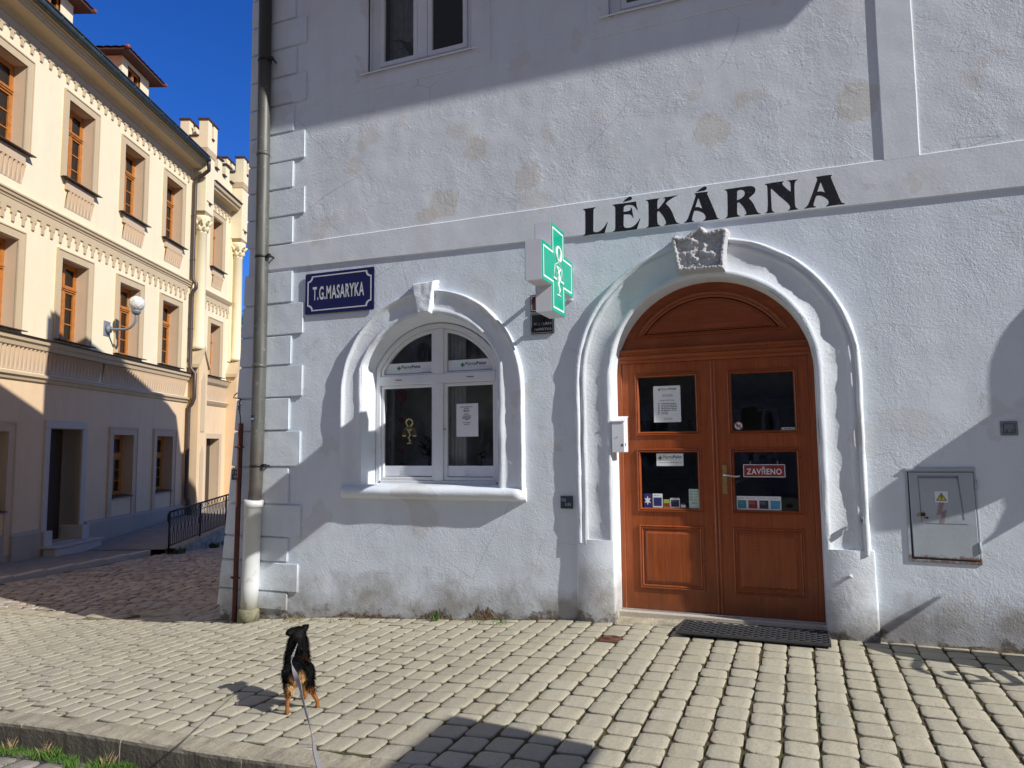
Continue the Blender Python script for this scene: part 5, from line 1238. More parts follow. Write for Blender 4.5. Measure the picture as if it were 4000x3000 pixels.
def y_surround(w, hw, h, m=.185, d=.03, foot=0., mat='beige'):
    mb = YB(); mb.prism([[(-hw-m,-foot),(hw+m,-foot),(hw+m,h+m),(-hw-m,h+m)], [(-hw,-foot+.0005),(hw,-foot+.0005),(hw,h),(-hw,h)]] if not foot else [[(-hw-m,-foot),(-hw,-foot),(-hw,h),(hw,h),(hw,-foot),(hw+m,-foot),(hw+m,h+m),(-hw-m,h+m)]], -d, 0, back=False)
    mb.prism([[(-hw-m-.03,-foot),(-hw-m,-foot),(-hw-m,h+m),(hw+m,h+m),(hw+m,-foot),(hw+m+.03,-foot),(hw+m+.03,h+m+.03),(-hw-m-.03,h+m+.03)]], -d-.02, 0, back=False)
    return mb.build('surround', M[mat], w)
def u_sur(w, hw, h, **k):
    m, d = .17, .03
    mb = YB(); mb.prism([[(-hw-m,0),(-hw,0),(-hw,h),(hw,h),(hw,0),(hw+m,0),(hw+m,h+m),(-hw-m,h+m)]], -d, 0, back=False)
    mb.prism([[(-hw-m-.028,0),(-hw-m,0),(-hw-m,h+m),(hw+m,h+m),(hw+m,0),(hw+m+.028,0),(hw+m+.028,h+m+.028),(-hw-m-.028,h+m+.028)]], -d-.018, 0, back=False)
    return mb.build('surround', M['beige'], w)
def proto_upper(hw, h):
    w = y_window(hw, 0, h, h*.70)
    u_sur(w, hw, h)
    mb = YB(); mb.strip([[(x,.24,.06),(x,-.16,.0),(x,-.165,-.02),(x,-.15,-.022),(x,-.01,-.005)] for x in (-hw-.19, hw+.22)], False); mb.build('sill', M['flash'], w)
    return w
pu = proto_upper(HW, 1.98)
pu2 = None
first = True
def apron(w, hw):
    mb = YB(); n = 8; p = 2*hw/n; rows_ = []
    for z, d in ((-.26,.10),(-.36,.07),(-.66,.016),(-.70,.004)):
        r = []
        for i in range(n): r += [(-hw+i*p, -.004-d, z), (-hw+i*p+p*.8, -.004, z)]
        r.append((hw, -.004-d, z)); rows_.append(r)
    mb.strip(rows_, False); mb.box(-hw-.02, hw+.02, -.06, -.0, -.26, -.03); return mb.build('apron', M['pink'], w)
ap = None
for i, c in enumerate(WC_):
    for row, zf in ((1, 4.21), (2, 8.12)):
        if first: w = pu; first = False
        else: w = copy_tree(pu, cream)
        w.location = (c, 0, zf - ZB)
        if row == 2: apron(w, HW)
pb = proto_upper(BW, 1.88)
pb.location = (BC, 0, 4.21 - ZB)
w = copy_tree(pb, cream); w.location = (BC, 0, 8.1 - ZB); apron(w, BW)
g0 = y_window(.50, 0, 1.67, 1.12)
mb = YB()
for sx in (-1, 1): mb.prism([[(sx*.50,-.92),(sx*.68,-.92),(sx*.68,1.84),(sx*.50,1.84)] if sx > 0 else [(-.68,-.92),(-.50,-.92),(-.50,1.84),(-.68,1.84)]], -.035, 0, back=False)
mb.prism([[(-.50,1.67),(.50,1.67),(.50,1.84),(-.50,1.84)]], -.035, 0, back=False)
mb.prism([[(-.71,-.92),(-.68,-.92),(-.68,1.84),(.68,1.84),(.68,-.92),(.71,-.92),(.71,1.88),(-.71,1.88)]], -.055, 0, back=False)
mb.build('surround', M['pink'], g0)
mb = YB(); mb.strip([[(x,.24,.04),(x,-.08,.0),(x,-.085,-.03),(x,-.0,-.03)] for x in (-.50, .50)], False); mb.build('sill', M['flash'], g0)
for i, c in enumerate(GC):
    w = g0 if i == 0 else copy_tree(g0, cream)
    w.location = (c, 0, .36 - ZB)
# entrance with granite frame, deep reveal, dark door and steps
mb = YB()
for sx in (-1, 1):
    x0, x1 = (DCc-.80, DCc-.62) if sx < 0 else (DCc+.62, DCc+.80)
    mb.box(x0, x1, -.05, .45, -.20, 2.131); mb.box(x0-.05, x1+.05, -.16, .40, -.74, -.20)
mb.box(DCc-.80, DCc+.80, -.05, .45, 2.133, 2.31)
dd = mb.done('entrance', M['granite'], bevel=.012)
mb = YB(); mb.box(DCc-.62, DCc+.62, .46, .52, -.52, 2.13); mb.done('door', M['door_dark'])
mb = YB(); mb.box(DCc-.10, DCc-.03, .43, .459, .40, .62); mb.done('door_handle', M['iron'], bevel=.01)
mb = YB(); mb.box(DCc-.85, DCc+.95, -.42, .45, -.95, -.585); mb.box(DCc-.88, DCc+.98, -.46, .40, -.584, -.535); mb.done('step', M['granite'], bevel=.012)
# plinth
def plinth(a, b):
    mb = YB(); mb.strip([[(s, .0, -.14), (s, -.05, -.15), (s, -.10, -.20), (s, -.10, -1.2)] for s in (a, b)], False)
    for s in (a, b): mb.add([(s,0,-.14),(s,-.05,-.15),(s,-.10,-.20),(s,-.10,-1.2),(s,0,-1.2)], [(0,1,2,3,4)])
    mb.done('plinth', M['plinth'])
plinth(S0, 13.95); plinth(15.25, 16.18); plinth(17.92, 23.5)
mb = YB(); mb.prism([[(13.95,-1.2),(15.25,-1.2),(15.25,-.14),(13.95,-.14)]], -.03, 0, back=False); mb.done('plinth', M['plinth'])

# dormers
def dormer(s0, s1):
    mb = YB(); y0 = .8; zt = 13.30; zb_ = 11.85
    wh = [(s0+.32,12.30),(s1-.50,12.30),(s1-.50,13.18),(s0+.32,13.18)]
    mb.prism([[(s0,zb_),(s1,zb_),(s1,zt),(s0,zt)], wh], y0, y0+.02, back=False)
    mb.box(s0, s0+.02, y0+.02, 3.2, zb_, zt); mb.box(s1-.02, s1, y0+.02, 3.2, zb_, zt)
    d = mb.done('dormer', M['cream'])
    mb = YB(); e_ = .34
    mb.box(s0-e_, s1+e_, y0-e_, 3.2, zt+.002, zt+.06); mb.build('soffit', M['soffit'], d)
    mb = YB(); cx = (s0+s1)/2; A = (s0-e_-.04, y0-e_-.04, zt+.061); B = (s1+e_+.04, y0-e_-.04, zt+.061); Cc = (s1+e_+.04, 3.4, zt+.061); D = (s0-e_-.04, 3.4, zt+.061); R1 = (cx, y0+.75, zt+.62); R2 = (cx, 3.4, zt+.62)
    def slope(p, q, r, t_, n=9, m=7):
        rows_ = []
        for i in range(m*2+1):
            u = i/(m*2); row = []
            for k in range(n*4+1):
                w_ = k/(n*4)
                a = Vector(p).lerp(Vector(q), w_); b = Vector(t_).lerp(Vector(r), w_); c_ = a.lerp(b, u)
                row.append((c_.x, c_.y, c_.z + .022*abs(sin(w_*n*pi)) + (.018 if i % 2 == 0 else 0.)))
            rows_.append(row)
        mb.strip(rows_, True)
    slope(A, B, R1, R1); slope(D, A, R1, R2, 12); slope(B, Cc, R2, R1, 12)
    mb.tube([R1, R2], .07, 8); mb.tube([A, R1], .06, 8); mb.tube([B, R1], .06, 8)
    mb.build('roof', M['tile'], d)
    mb = YB(); x0, x1 = s0+.32, s1-.50
    rect_ring(mb, x0, x1, 12.30, 13.18, .07, y0+.06, y0+.12); mb.box((x0+x1)/2-.05, (x0+x1)/2+.05, y0+.05, y0+.11, 12.36, 13.12); mb.box(x0+.06, x1-.06, y0+.07, y0+.10, 12.80, 12.83)
    mb.build('window', M['wood_y'], d)
    mb = YB(); mb.add([(x0+.05,y0+.09,12.34),(x1-.05,y0+.09,12.34),(x1-.05,y0+.09,13.14),(x0+.05,y0+.09,13.14)], [(0,1,2,3)]); mb.build('pane', M['glass_y'], d)
    mb = YB(); room(mb, x0-.1, x1+.1, y0+.15, y0+1.2, 12.2, 13.29); mb.build('dark_room', M['interior'], d)
for a in (12.36, 16.28, 20.20): dormer(a, a+1.55)

# turrets
def turret(s0):
    ox0, ox1 = -.47, .47; s1 = s0 + .76
    mb = YB()
    z0, z1, z2 = 11.62, 12.18, 12.76
    i = .05
    mb.box(s0+i, s1-i, -ox1+i, ox0*-1, 9.62, 11.58)                       # shaft
    mb.box(s0+i+.10, s1-i-.10, -ox1+.005+i-.035, -ox1+i, 10.0, 11.25)
    t_ = mb.done('turret', M['cream'])
    mb = YB(); lo = [(s0+i,-ox1+i),(s1-i,-ox1+i),(s1-i,-ox0),(s0+i,-ox0)]; hi = [(s0,-ox1),(s1,-ox1),(s1,-ox0),(s0,-ox0)]
    mb.strip([[(x,y,11.582) for x,y in lo+lo[:1]],[(x,y,11.60) for x,y in [(s0+i-.02,-ox1+i-.02),(s1-i+.02,-ox1+i-.02),(s1-i+.02,-ox0),(s0+i-.02,-ox0),(s0+i-.02,-ox1+i-.02)]],[(x,y,11.80) for x,y in hi+hi[:1]]], False)
    o = mb.build('corbel', M['pink'], t_)
    mb = YB(); mb.box(s0, s1, -ox1, -ox0, 11.802, z1)
    w_ = .30
    for a, b in ((s0, -ox1), (s1-w_, -ox1), (s0, -ox0-w_), (s1-w_, -ox0-w_)): mb.box(a, a+w_, b, b+w_, z1, z2)
    mb.build('battlement', M['cream'], t_)
    for a, b in ((s0, -ox1), (s1-w_, -ox1), (s0, -ox0-w_), (s1-w_, -ox0-w_)):
        mb = YB(); mb.box(a-.04, a+w_+.04, b-.04, b+w_+.04, z2+.002, z2+.055); mb.build('merlon_cap', M['soffit'], t_)
    mb = YB(); mb.box(s0-.04, s0+.06, -ox1+.31, -ox0-.31, z1+.002, z1+.05); mb.box(s0+.31, s1-.31, -ox1-.05, -ox1+.08, z1+.002, z1+.05); mb.box(s0+.31, s1-.31, -ox1-.02, -ox1+.06, 9.92, 9.97)
    mb.build('cap', M['soffit'], t_)
    mb = YB(); mb.strip([[(s0+i,-ox1+i,9.62),(s1-i,-ox1+i,9.62),(s1-i,.0,9.62),(s0+i,0,9.62),(s0+i,-ox1+i,9.62)],[(s0+.2,-.34,9.50),(s1-.2,-.34,9.50),(s1-.2,0,9.50),(s0+.2,0,9.50),(s0+.2,-.34,9.50)]], False); mb.build('bracket', M['beige'], t_)
    # column with leafy capital
    cx = (s0+s1)/2; cy = -.19
    mb = YB(); mb.lathe([(.21,4.95),(.21,5.05),(.18,5.12),(.165,8.90),(.185,8.92),(.185,8.96)], (cx, cy, 0), 16); mb.box(s0+.05, s1-.05, -.05, 0, 4.9, 9.6); mb.build('column', M['cream'], t_)
    mb = YB(); mb.lathe([(.165,8.96),(.19,9.10),(.25,9.34),(.27,9.40),(.27,9.49)], (cx, cy, 0), 16)
    for r, z in ((.19,9.06),(.25,9.27)):
        for k in range(8):
            a = k*pi/4 + (z > 9.2)*pi/8
            p = (cx+r*cos(a), cy+r*sin(a), z); mb.tube([(cx+r*.8*cos(a), cy+r*.8*sin(a), z-.1), p, (cx+r*1.3*cos(a), cy+r*1.3*sin(a), z+.06), (cx+r*1.35*cos(a), cy+r*1.35*sin(a), z+.02)], [.05,.05,.04,.02], 5)
    mb.build('capital', M['cream'], t_)
    # gabled pier below
    mb = YB(); pr = [(s0+.05,-1.1),(s1-.05,-1.1),(s1-.05,4.35),(cx,4.90),(s0+.05,4.35)]
    mb.prism([pr], -.38, -.0); mb.build('pier', M['cream_low'], t_)
    mb = YB(); L = [(s0-.06,4.30),(s0-.06,4.42),(cx,5.06),(s1+.06,4.42),(s1+.06,4.30),(cx,4.90)]
    mb.prism([L], -.43, -.0); mb.prism([[(cx-.14,2.2),(cx+.14,2.2),(cx+.14,3.9),(cx,4.2),(cx-.14,3.9)]], -.405, -.38); mb.prism([[(cx-.12,-.1),(cx+.12,-.1),(cx+.12,1.5),(cx,1.75),(cx-.12,1.5)]], -.405, -.38); mb.build('gable', M['beige'], t_)
    mb = YB(); mb.box(s0, s1, -.46, 0, -1.1, -.15); mb.build('pier_base', M['plinth'], t_)
    return t_
turret(23.25); turret(26.45)
mould([(0,10.55),(.05,10.58),(.08,10.65),(.34,10.68),(.36,10.75),(.42,10.78),(.44,10.90),(0,10.90)], 24.02, 26.45, 'cornice', M['beige'])
mould([(.0,10.902),(.48,10.902),(.48,10.95),(.0,10.97)], 24.02, 26.45, 'flashing', M['soffit'])
mb = YB(); mb.box(24.02, 26.44, -.06, .14, 10.97, 11.70)
for a in (24.42, 25.10, 25.78): mb.box(a, a+.36, -.06, .14, 11.70, 12.20)
par = mb.done('parapet', M['cream'])
for a in (24.42, 25.10, 25.78):
    mb = YB(); mb.box(a-.04, a+.40, -.12, .20, 12.202, 12.26); mb.build('merlon_cap', M['soffit'], par)
for a in (24.80, 25.48, 26.16):
    mb = YB(); mb.box(a, a+.26, -.14, .16, 11.702, 11.75); mb.build('ledge_cap', M['soffit'], par)
def bay_frieze(z, drop):
    mb = YB(); x = 24.30; per = .32
    while x + per < 26.56:
        L = [(x, z), (x, z-drop*.38), (x+per*.22, z-drop*.38), (x+per*.22, z-drop*.62), (x+per*.36, z-drop*.62), (x+per*.36, z-drop), (x+per*.62, z-drop), (x+per*.62, z-drop*.62), (x+per*.78, z-drop*.62), (x+per*.78, z-drop*.38), (x+per, z-drop*.38), (x+per, z)]
        mb.prism([L], -.035, 0, back=False); x += per
    mb.done('frieze', M['beige'])
bay_frieze(10.55, .35); bay_frieze(6.98, .46)
mould([(0,6.98),(.05,6.99),(.09,7.05),(.13,7.12),(.02,7.19),(0,7.19)], 24.26, 26.6, 'string_moulding', M['beige'])
mould([(0,3.86),(.10,3.96),(.16,4.09),(.2,4.12),(.0,4.165)], 24.26, 26.6, 'sill_moulding', M['beige']); mould([(0,3.14),(.07,3.22),(.12,3.30),(.0,3.34)], 24.26, 26.6, 'lower_moulding', M['beige'])
pleats(24.34, 26.5, 3.36, 3.86)
mb = YB()
rect_ring(mb, BC-.75, BC+.75, -.60, 2.18, .20, -.04, 0, .199, .18); mb.done('bay_door_frame', M['pink'])
mb = YB(); mb.box(BC-.55, BC+.55, .30, .36, -.45, 2.0); mb.done('bay_door', M['door_dark'])
mb = YB(); P = [(BC-.55,-.40),(BC+.55,-.40),(BC+.55,2.0),(BC-.55,2.0)]; mb.strip([[(x,0,z),(x,.32,z)] for x, z in P+P[:1]], False); mb.done('bay_door_reveal', M['pink']); mb = YB(); P = dh; mb.strip([[(x,0,z),(x,.46,z)] for x, z in P+P[:1]], False); mb.done('door_reveal', M['pink'])

# its downpipe and the wall lamp are things of their own
e = tag(empty('downpipe', tuple(yw(23.3, .1, -.6)), pi/2+YAW), 'brown metal downpipe with swan neck on the cream house', 'downpipe')
mb = MB(); d = lambda s, o, z: (s-23.3, -(o-.1), z+.6)
mb.tube([d(22.98,.63,11.22),d(23.02,.63,11.05),d(23.10,.60,10.92),d(23.16,.42,10.82),d(23.2,.22,10.72),d(23.2,.13,10.60),d(23.2,.12,10.4),d(23.2,.12,7.35),d(23.2,.15,7.2),d(23.2,.24,7.1),d(23.2,.24,6.95),d(23.2,.13,6.8),d(23.2,.12,6.6),d(23.2,.12,4.4),d(23.2,.16,4.25),d(23.2,.29,4.1),d(23.2,.29,3.3),d(23.2,.22,3.1),d(23.2,.13,3.0),d(23.2,.12,2.8),d(23.2,.12,0.1),d(23.2,.18,-.05),d(23.2,.22,-.2),d(23.2,.24,-.6)], .062, 12)
mb.build('pipe', M['brown_pipe'], e)
for z in (9.4, 7.9, 5.6, 1.6):
    mb = MB(); mb.tube([d(23.2,.12,z-.02),d(23.2,.12,z+.02)], .07, 12); mb.tube([d(23.2,.12,z),d(23.2,.0,z)], .012, 6); mb.build('clamp', M['brown_pipe'], e)
ls, lz = 18.56, 4.79
e = tag(empty('wall_lamp', tuple(yw(ls, 0, lz-.2)), pi/2+YAW), 'wall lamp with white honeycomb globe on a curved grey arm', 'lamp')
mb = MB(); mb.prism([[(-.15,.02),(.15,.02),(.15,.42),(-.15,.42)]], -.02, 0); mb.build('wall_plate', M['plate_grey'], e, bevel=.01)
mb = MB(); mb.tube([(0,-.02,.20),(0,-.10,.20)], .10, 12); mb.tube([(0,-.05,.20)] + [(0,-.10-.04*k,.20) for k in range(1,10)] + [(0,-.47-.30*sin(a),.20+.32-.32*cos(a)) for a in frange(.15, pi/2, 8)] + [(0,-.77,.62)], .032, 10); mb.build('arm', M['plate_grey'], e)
mb = MB(); mb.lathe([(.05,.58),(.10,.62),(.115,.66),(.12,.70)], (0,-.77,0), 16); mb.build('cap', M['plate_grey'], e)
mb = MB(); R_ = .205; mb.lathe([(max(.004, R_*cos(a)), R_*sin(a)) for a in frange(-pi/2+.4, pi/2, 16)], (0,0,0), 28); o = mb.build('globe', M['globe'], e); o.location = (0,-.77,.88)

# railing of the ramp
e = tag(empty('ramp_railing', tuple(yw(17.3, 2.45, -.75)), pi/2+YAW), 'black wrought iron railing along the alley ramp', 'railing')
def rl(s, dz): return (s-17.3, -(rail_o(s)-2.45), ramp_z(s)+.045+.75+dz)
RE = 24.
mb = MB(); mb.tube([rl(s, .86) for s in frange(17.25, RE, 12)], .024, 8); mb.tube([rl(17.25,.86), rl(17.19,.80), rl(17.18,.68), rl(17.24,.62)], .024, 8); mb.build('handrail', M['iron'], e)
mb = MB(); mb.tube([rl(s, .70) for s in frange(17.25, RE, 12)], .010, 6); mb.tube([rl(s, .06) for s in frange(17.25, RE, 12)], .014, 6); mb.build('rail', M['iron'], e)
for s in frange(17.25, RE, 4):
    mb = MB(); mb.tube([rl(s, -.35), rl(s, .86)], .024, 6); mb.build('post', M['iron'], e)
s = 17.33; k = 0
while s < 22.6:
    w = .034 if k % 2 else -.034
    mb = MB(); mb.tube([rl(s, .06), rl(s, .30), rl(s+w, .40), rl(s+w, .46), rl(s, .54), rl(s, .72), rl(s+w*.8, .78), rl(s, .85)], .0085, 5); mb.build('baluster', M['iron'], e)
    s += .098; k += 1
# ------------------------------------------------------------------ door mat and pavement cover
e = tag(empty('door_mat', (-.43, -.15, .03)), 'black rubber honeycomb mat lying before the wooden door', 'door mat')
mb = MB(); W_, D_ = .592, .235
e.rotation_euler = (radians(-1.5), 0, radians(-.3))
mb.prism([[(-W_,-.0),(W_,.0),(W_,.008),(-W_,.008)]], -D_, D_); mb.build('base', M['black'], e)
mb = MB()
rect = [(-W_,-D_),(W_,-D_),(W_,D_),(-W_,D_)]
for a, b, c, d in ((-W_,W_,-D_,-D_+.012),(-W_,W_,D_-.012,D_),(-W_,-W_+.012,-D_+.012,D_-.012),(W_-.012,W_,-D_+.012,D_-.012)): mb.box(a, b, c, d, .0085, .028)
nx, ny = 27, 11; px, py = 2*(W_-.012)/nx, 2*(D_-.012)/ny
for j in range(ny+1):
    y0 = -D_+.012 + py*j
    for i in range(nx):
        x0 = -W_+.012 + px*i; s = 1 if (i+j) % 2 else -1
        a = (x0, y0 + s*py*.22); b = (x0+px, y0 - s*py*.22)
        a = (a[0], max(-D_+.01, min(D_-.01, a[1]))); b = (b[0], max(-D_+.01, min(D_-.01, b[1])))
        t_ = .0045
        mb.add([(a[0],a[1]-t_,.0085),(b[0],b[1]-t_,.0085),(b[0],b[1]+t_,.0085),(a[0],a[1]+t_,.0085),(a[0],a[1]-t_,.027),(b[0],b[1]-t_,.027),(b[0],b[1]+t_,.027),(a[0],a[1]+t_,.027)], [(4,5,6,7),(0,1,5,4),(1,2,6,5),(2,3,7,6),(3,0,4,7)])
        if j < ny and s > 0:
            x1, ya, yb = x0, y0 + py*.22, y0 + py*.78
            mb.box(x1-.004, x1+.004, ya+.005, yb-.005, .0085, .0265)
t = NT('mat_rubber_top'); n1 = t.noise(60, 4); M['mat_top'] = t.out(t.mix(n1, (.03,.03,.033), (.10,.10,.105)), .5, None, .5)
mb.build('honeycomb', M['mat_top'], e)
e = tag(empty('pavement_cover', (-1.53, -.55, zg(-1.53)-.004)), 'small square rusty iron cover set in the pavement left of the mat', 'cover')
mb = MB(); mb.box(-.085,.085,-.105,.105,-.03,.004); mb.build('frame', simple('rusty_iron', (.14,.06,.035), .8, .2, var=.4, scale=50, bump=.004), e, bevel=.006)
mb = MB()
for r in (.025,.045,.065): mb.strip([[(q*cos(a), q*sin(a), z) for a in frange(0, 2*pi, 24)] for q, z in ((r-.006,.0045),(r-.004,.009),(r+.004,.009),(r+.006,.0045))], True)
mb.build('rings', bpy.data.materials['rusty_iron'], e)

# ------------------------------------------------------------------ the dog
def dog_meshes():
    """union of tapered limbs -> voxel skin. Local frame: x forward, y left, z up, origin on the ground between the paws"""
    mb = MB()
    def ell(c, r, rot=0., pitch=0.):
        n, m = 16, 10; vs = []; 
        R = Matrix.Rotation(rot, 3, 'Z') @ Matrix.Rotation(pitch, 3, 'Y')
        for i in range(m+1):
            ph = -pi/2 + pi*i/m; rr = max(.02, cos(ph))
            for k in range(n):
                a = 2*pi*k/n; p = R @ Vector((r[0]*rr*cos(a), r[1]*rr*sin(a), r[2]*sin(ph))); vs.append(Vector(c)+p)
        fs = [(i*n+k, i*n+(k+1)%n, (i+1)*n+(k+1)%n, (i+1)*n+k) for i in range(m) for k in range(n)]
        fs += [tuple(range(n))[::-1], tuple(m*n+k for k in range(n))]
        mb.add(vs, fs)
    def limb(pts, rs): 
        mb.tube(pts, rs, 12)
        for p, r in zip(pts, rs): ell(p, (r, r, r))
    H = .022
    # trunk: deep chest, tucked belly, the flank swung out a little to the left
    ell((.115,.004,.245+H), (.095,.068,.088), 0, -.35); ell((.02,.016,.262+H), (.115,.066,.070), 0, .05); ell((-.085,.008,.258+H), (.080,.064,.070), 0, .15); ell((-.125,0,.240+H),(.050,.058,.068))
    # neck and head, looking ahead and a little to the right
    limb([(.125,0,.285+H),(.160,-.002,.345+H),(.185,-.004,.405+H)], [.076,.068,.058])
    ell((.195,-.004,.432+H), (.060,.056,.052), -.35); limb([(.225,-.014,.425+H),(.285,-.036,.412+H)], [.032,.018]); ell((.296,-.040,.414+H),(.012,.012,.010))
    # ears: left one folded, right one pricked
    for sy, tip in ((1, (.172,.074,.445+H)), (-1, (.170,-.070,.490+H))):
        b = Vector((.180, sy*.036, .458+H)); mid = b.lerp(Vector(tip), .55)
        limb([b, mid, tip], [.026,.023,.012])
    # front legs
    for sy in (1, -1):
        limb([(.125, sy*.044, .225+H), (.112, sy*.052, .155), (.122, sy*.056, .055), (.128, sy*.058, .016)], [.038,.022,.015,.015])
        ell((.140, sy*.058, .014), (.026,.018,.014))
    # hind legs: thigh, knee forward, hock back, upright shank; the right one set wide
    for sy, yo, xo in ((1, .014, -.02), (-1, .088, .02)):
        y1 = sy*(.040+yo*.2); y2 = sy*(.046+yo*.55); y3 = sy*(.050+yo)
        limb([(-.100, y1, .250+H), (-.080, sy*(.048+yo*.3), .190+H*.6), (-.160+xo*.5, y2, .145), (-.147+xo, y3, .060), (-.140+xo, y3, .016)], [.055,.038,.0185,.0125,.0130])
        ell((-.124+xo, y3, .013), (.027,.018,.013))
    # short tail carried low
    limb([(-.155,0,.300+H),(-.182,.004,.288+H),(-.192,.004,.262+H)], [.022,.018,.012])
    src = mb.build('dog_source', M['black'], None)
    rm = src.modifiers.new('r', 'REMESH'); rm.mode = 'VOXEL'; rm.voxel_size = .0052
    sm = src.modifiers.new('s', 'SMOOTH'); sm.factor = .5; sm.iterations = 4
    dg = bpy.context.evaluated_depsgraph_get(); dg.update()
    me = bpy.data.meshes.new_from_object(src.evaluated_get(dg)); bpy.data.objects.remove(src)
    return me
BLK, TAN, PALE = (.0055,.005,.005), (.36,.14,.04), (.60,.36,.16)
def dog_col(p, n):
    x, y, z = p
    def s(a, b, t): t = max(0, min(1, (t-a)/(b-a))); return t*t*(3-2*t)
    tan = 0.
    tan = max(tan, 1 - s(.140, .195, z + .012*sin(x*90)))                                   # legs
    if x < -.02 and z > .13: tan = tan*(1 if n[1]*y < 0 or z < .15 else .5)
    col = [lerp(a, b, tan) for a, b in zip(BLK, TAN)]
    r = hypot(abs(abs(y)-.018)*1.15, (z-.215)*.66)                                                         # breech under the tail
    br = (1 - s(.040, .058, r)) * (1 - s(-.135, -.105, x))
    col = [lerp(a, b, br) for a, b in zip(col, PALE)]
    ru = (1 - s(.02, .06, hypot(z-.30, (y+.062)*.7))) * s(-.10, .02, x) * .35                # russet flank
    col = [lerp(a, b, ru) for a, b in zip(col, (.16,.07,.025))]
    mz = s(.255, .275, x) * (1 if z < .44 else .2); col = [lerp(a, b, mz) for a, b in zip(col, TAN)]
    return (*col, 1)
DOG = Vector((-3.19, -2.51)); HEAD = radians(129)
dog = tag(empty('dog', (DOG.x, DOG.y, zg(DOG.x)), HEAD), 'small black and tan dog seen from behind on a grey leash', 'dog')
dme = dog_meshes()
dog.scale = (.94,.94,.94)
at = dme.color_attributes.new('tint', 'FLOAT_COLOR', 'POINT')
nrm = [v.normal.copy() for v in dme.vertices]
for i, v in enumerate(dme.vertices): at.data[i].color = dog_col(v.co, nrm[i])
dme.polygons.foreach_set('use_smooth', [True]*len(dme.polygons))
t = NT('dog_coat'); M['coat'] = t.out(t.attr(), .55, t.bump(t.noise(160, 3), .003), .22)
dme.materials.clear(); dme.materials.append(M['coat'])
dme.name = 'body'
body = bpy.data.objects.new('body', dme); COL.objects.link(body); body.parent = dog
# fur: short blades over the skin, long on chest, ruff, breeches and thighs
random.seed(21)
mb = MB(); mb.use_col = True
polys = [(p.center.copy(), p.normal.copy(), p.area) for p in dme.polygons]
tot = sum(p[2] for p in polys); DENS = 30000
for c, n, ar in polys:
    k = ar/tot*DENS
    for _ in range(int(k) + (random.random() < k - int(k))):
        x, y, z = c
        flow = Vector((-1, 0, -.45))
        if z < .17: flow = Vector((-.15, 0, -1))
        if z > .352: flow = Vector((-.75, 0, -.8))
        if x < -.11: flow = Vector((-.35, y*3, -1))
        flow = flow - n*flow.dot(n)
        if flow.length < 1e-3: flow = Vector((0,0,-1))
        flow.normalize()
        L = .020
        if z < .135: L = .006
        elif z < .18: L = .014
        if z > .442: L = .013
        elif z > .29 and x > .05: L = .046
        if x < -.10 and z < .30 and z > .15: L = .036
        if z < .26 and z > .18 and abs(x) < .1: L = .036
        if y > .03 and -.12 < x < .1 and z > .24: L = .034
        lift = .55 if (z > .29 and .05 < x and z < .442) else .32
        d = (flow + n*lift + Vector((random.uniform(-.3,.3) for _ in range(3)))).normalized()
        L *= random.uniform(.5, 1.55) if random.random() < .2 else random.uniform(.55, 1.1)
        w = n.cross(d); 
        if w.length < 1e-3: continue
        w = w.normalized() * random.uniform(.0012, .0022)
        q = c + Vector((random.uniform(-.003,.003) for _ in range(3))) - n*.001
        cc = dog_col(c, n); f = random.uniform(.6, 1.5); mb.cur = (cc[0]*f, cc[1]*f, cc[2]*f, 1)
        m_ = q + d*L*.55; tip = q + (d + Vector((0,0,-.25))).normalized()*L
        mb.add([q-w, q+w, m_+w*.7, tip, m_-w*.7], [(0,1,2,3,4)], False)
mb.build('fur', M['coat'], dog, recalc=False)
mb = MB()
for sy in (1, -1): mb.lathe([(.001,-.006),(.006,-.003),(.007,0),(.006,.003),(.001,.006)], (.242, -.018+sy*.026, .460), 8)
mb.lathe([(.001,-.009),(.009,-.004),(.010,0),(.008,.006),(.001,.008)], (.304, -.043, .438), 8); mb.build('face', M['black_stone'], dog)
# harness and leash are not part of the animal
def dw(p): c, s = cos(HEAD), sin(HEAD); p = [q*.94 for q in p]; return Vector((DOG.x + p[0]*c - p[1]*s, DOG.y + p[0]*s + p[1]*c, zg(DOG.x) + p[2]))
e = tag(empty('harness', tuple(dw((.10, 0, .372))), HEAD), 'thin grey harness strap round the dog with a metal ring', 'harness')
mb = MB(); rg = []
for k in range(25):
    a = 2*pi*k/24; rg.append((.035 + .018*sin(a) - .0, .094*cos(a), -.075 + .085*sin(a)))
for k in range(24):
    p, q = Vector(rg[k]), Vector(rg[k+1]); off_ = Vector((.007, 0, .004))
    mb.add([p-off_, q-off_, q+off_, p+off_], [(0,1,2,3)])
mb.build('strap', M['strap'], e)
mb = MB(); mb.tube([(.012*cos(a)+.04, .0, .020+.012*sin(a)) for a in frange(0, 2*pi, 12)], .0025, 6, caps=False); mb.build('ring', M['steel'], e)

# leash: a flat grey band that twists on its way to the walker's hand
ring = dw((.115, 0, .402))
px_pts = [[-2.225,-3.766,.632],[-2.022,-4.011,.684],[-1.828,-4.236,.735],[-1.62,-4.475,.794],[-1.479,-4.643,.832],[-1.376,-4.765,.859],[-1.273,-4.887,.887],[-1.182,-4.993,.911],[-1.027,-5.178,.952],[-.871,-5.362,.995],[-.45,-5.80,1.05],[-.2,-6.0,1.08]]
e = tag(empty('leash', tuple(ring)), 'flat grey dog leash twisting towards the walker', 'leash')
P_ = [ring] + [Vector(p) for p in px_pts]
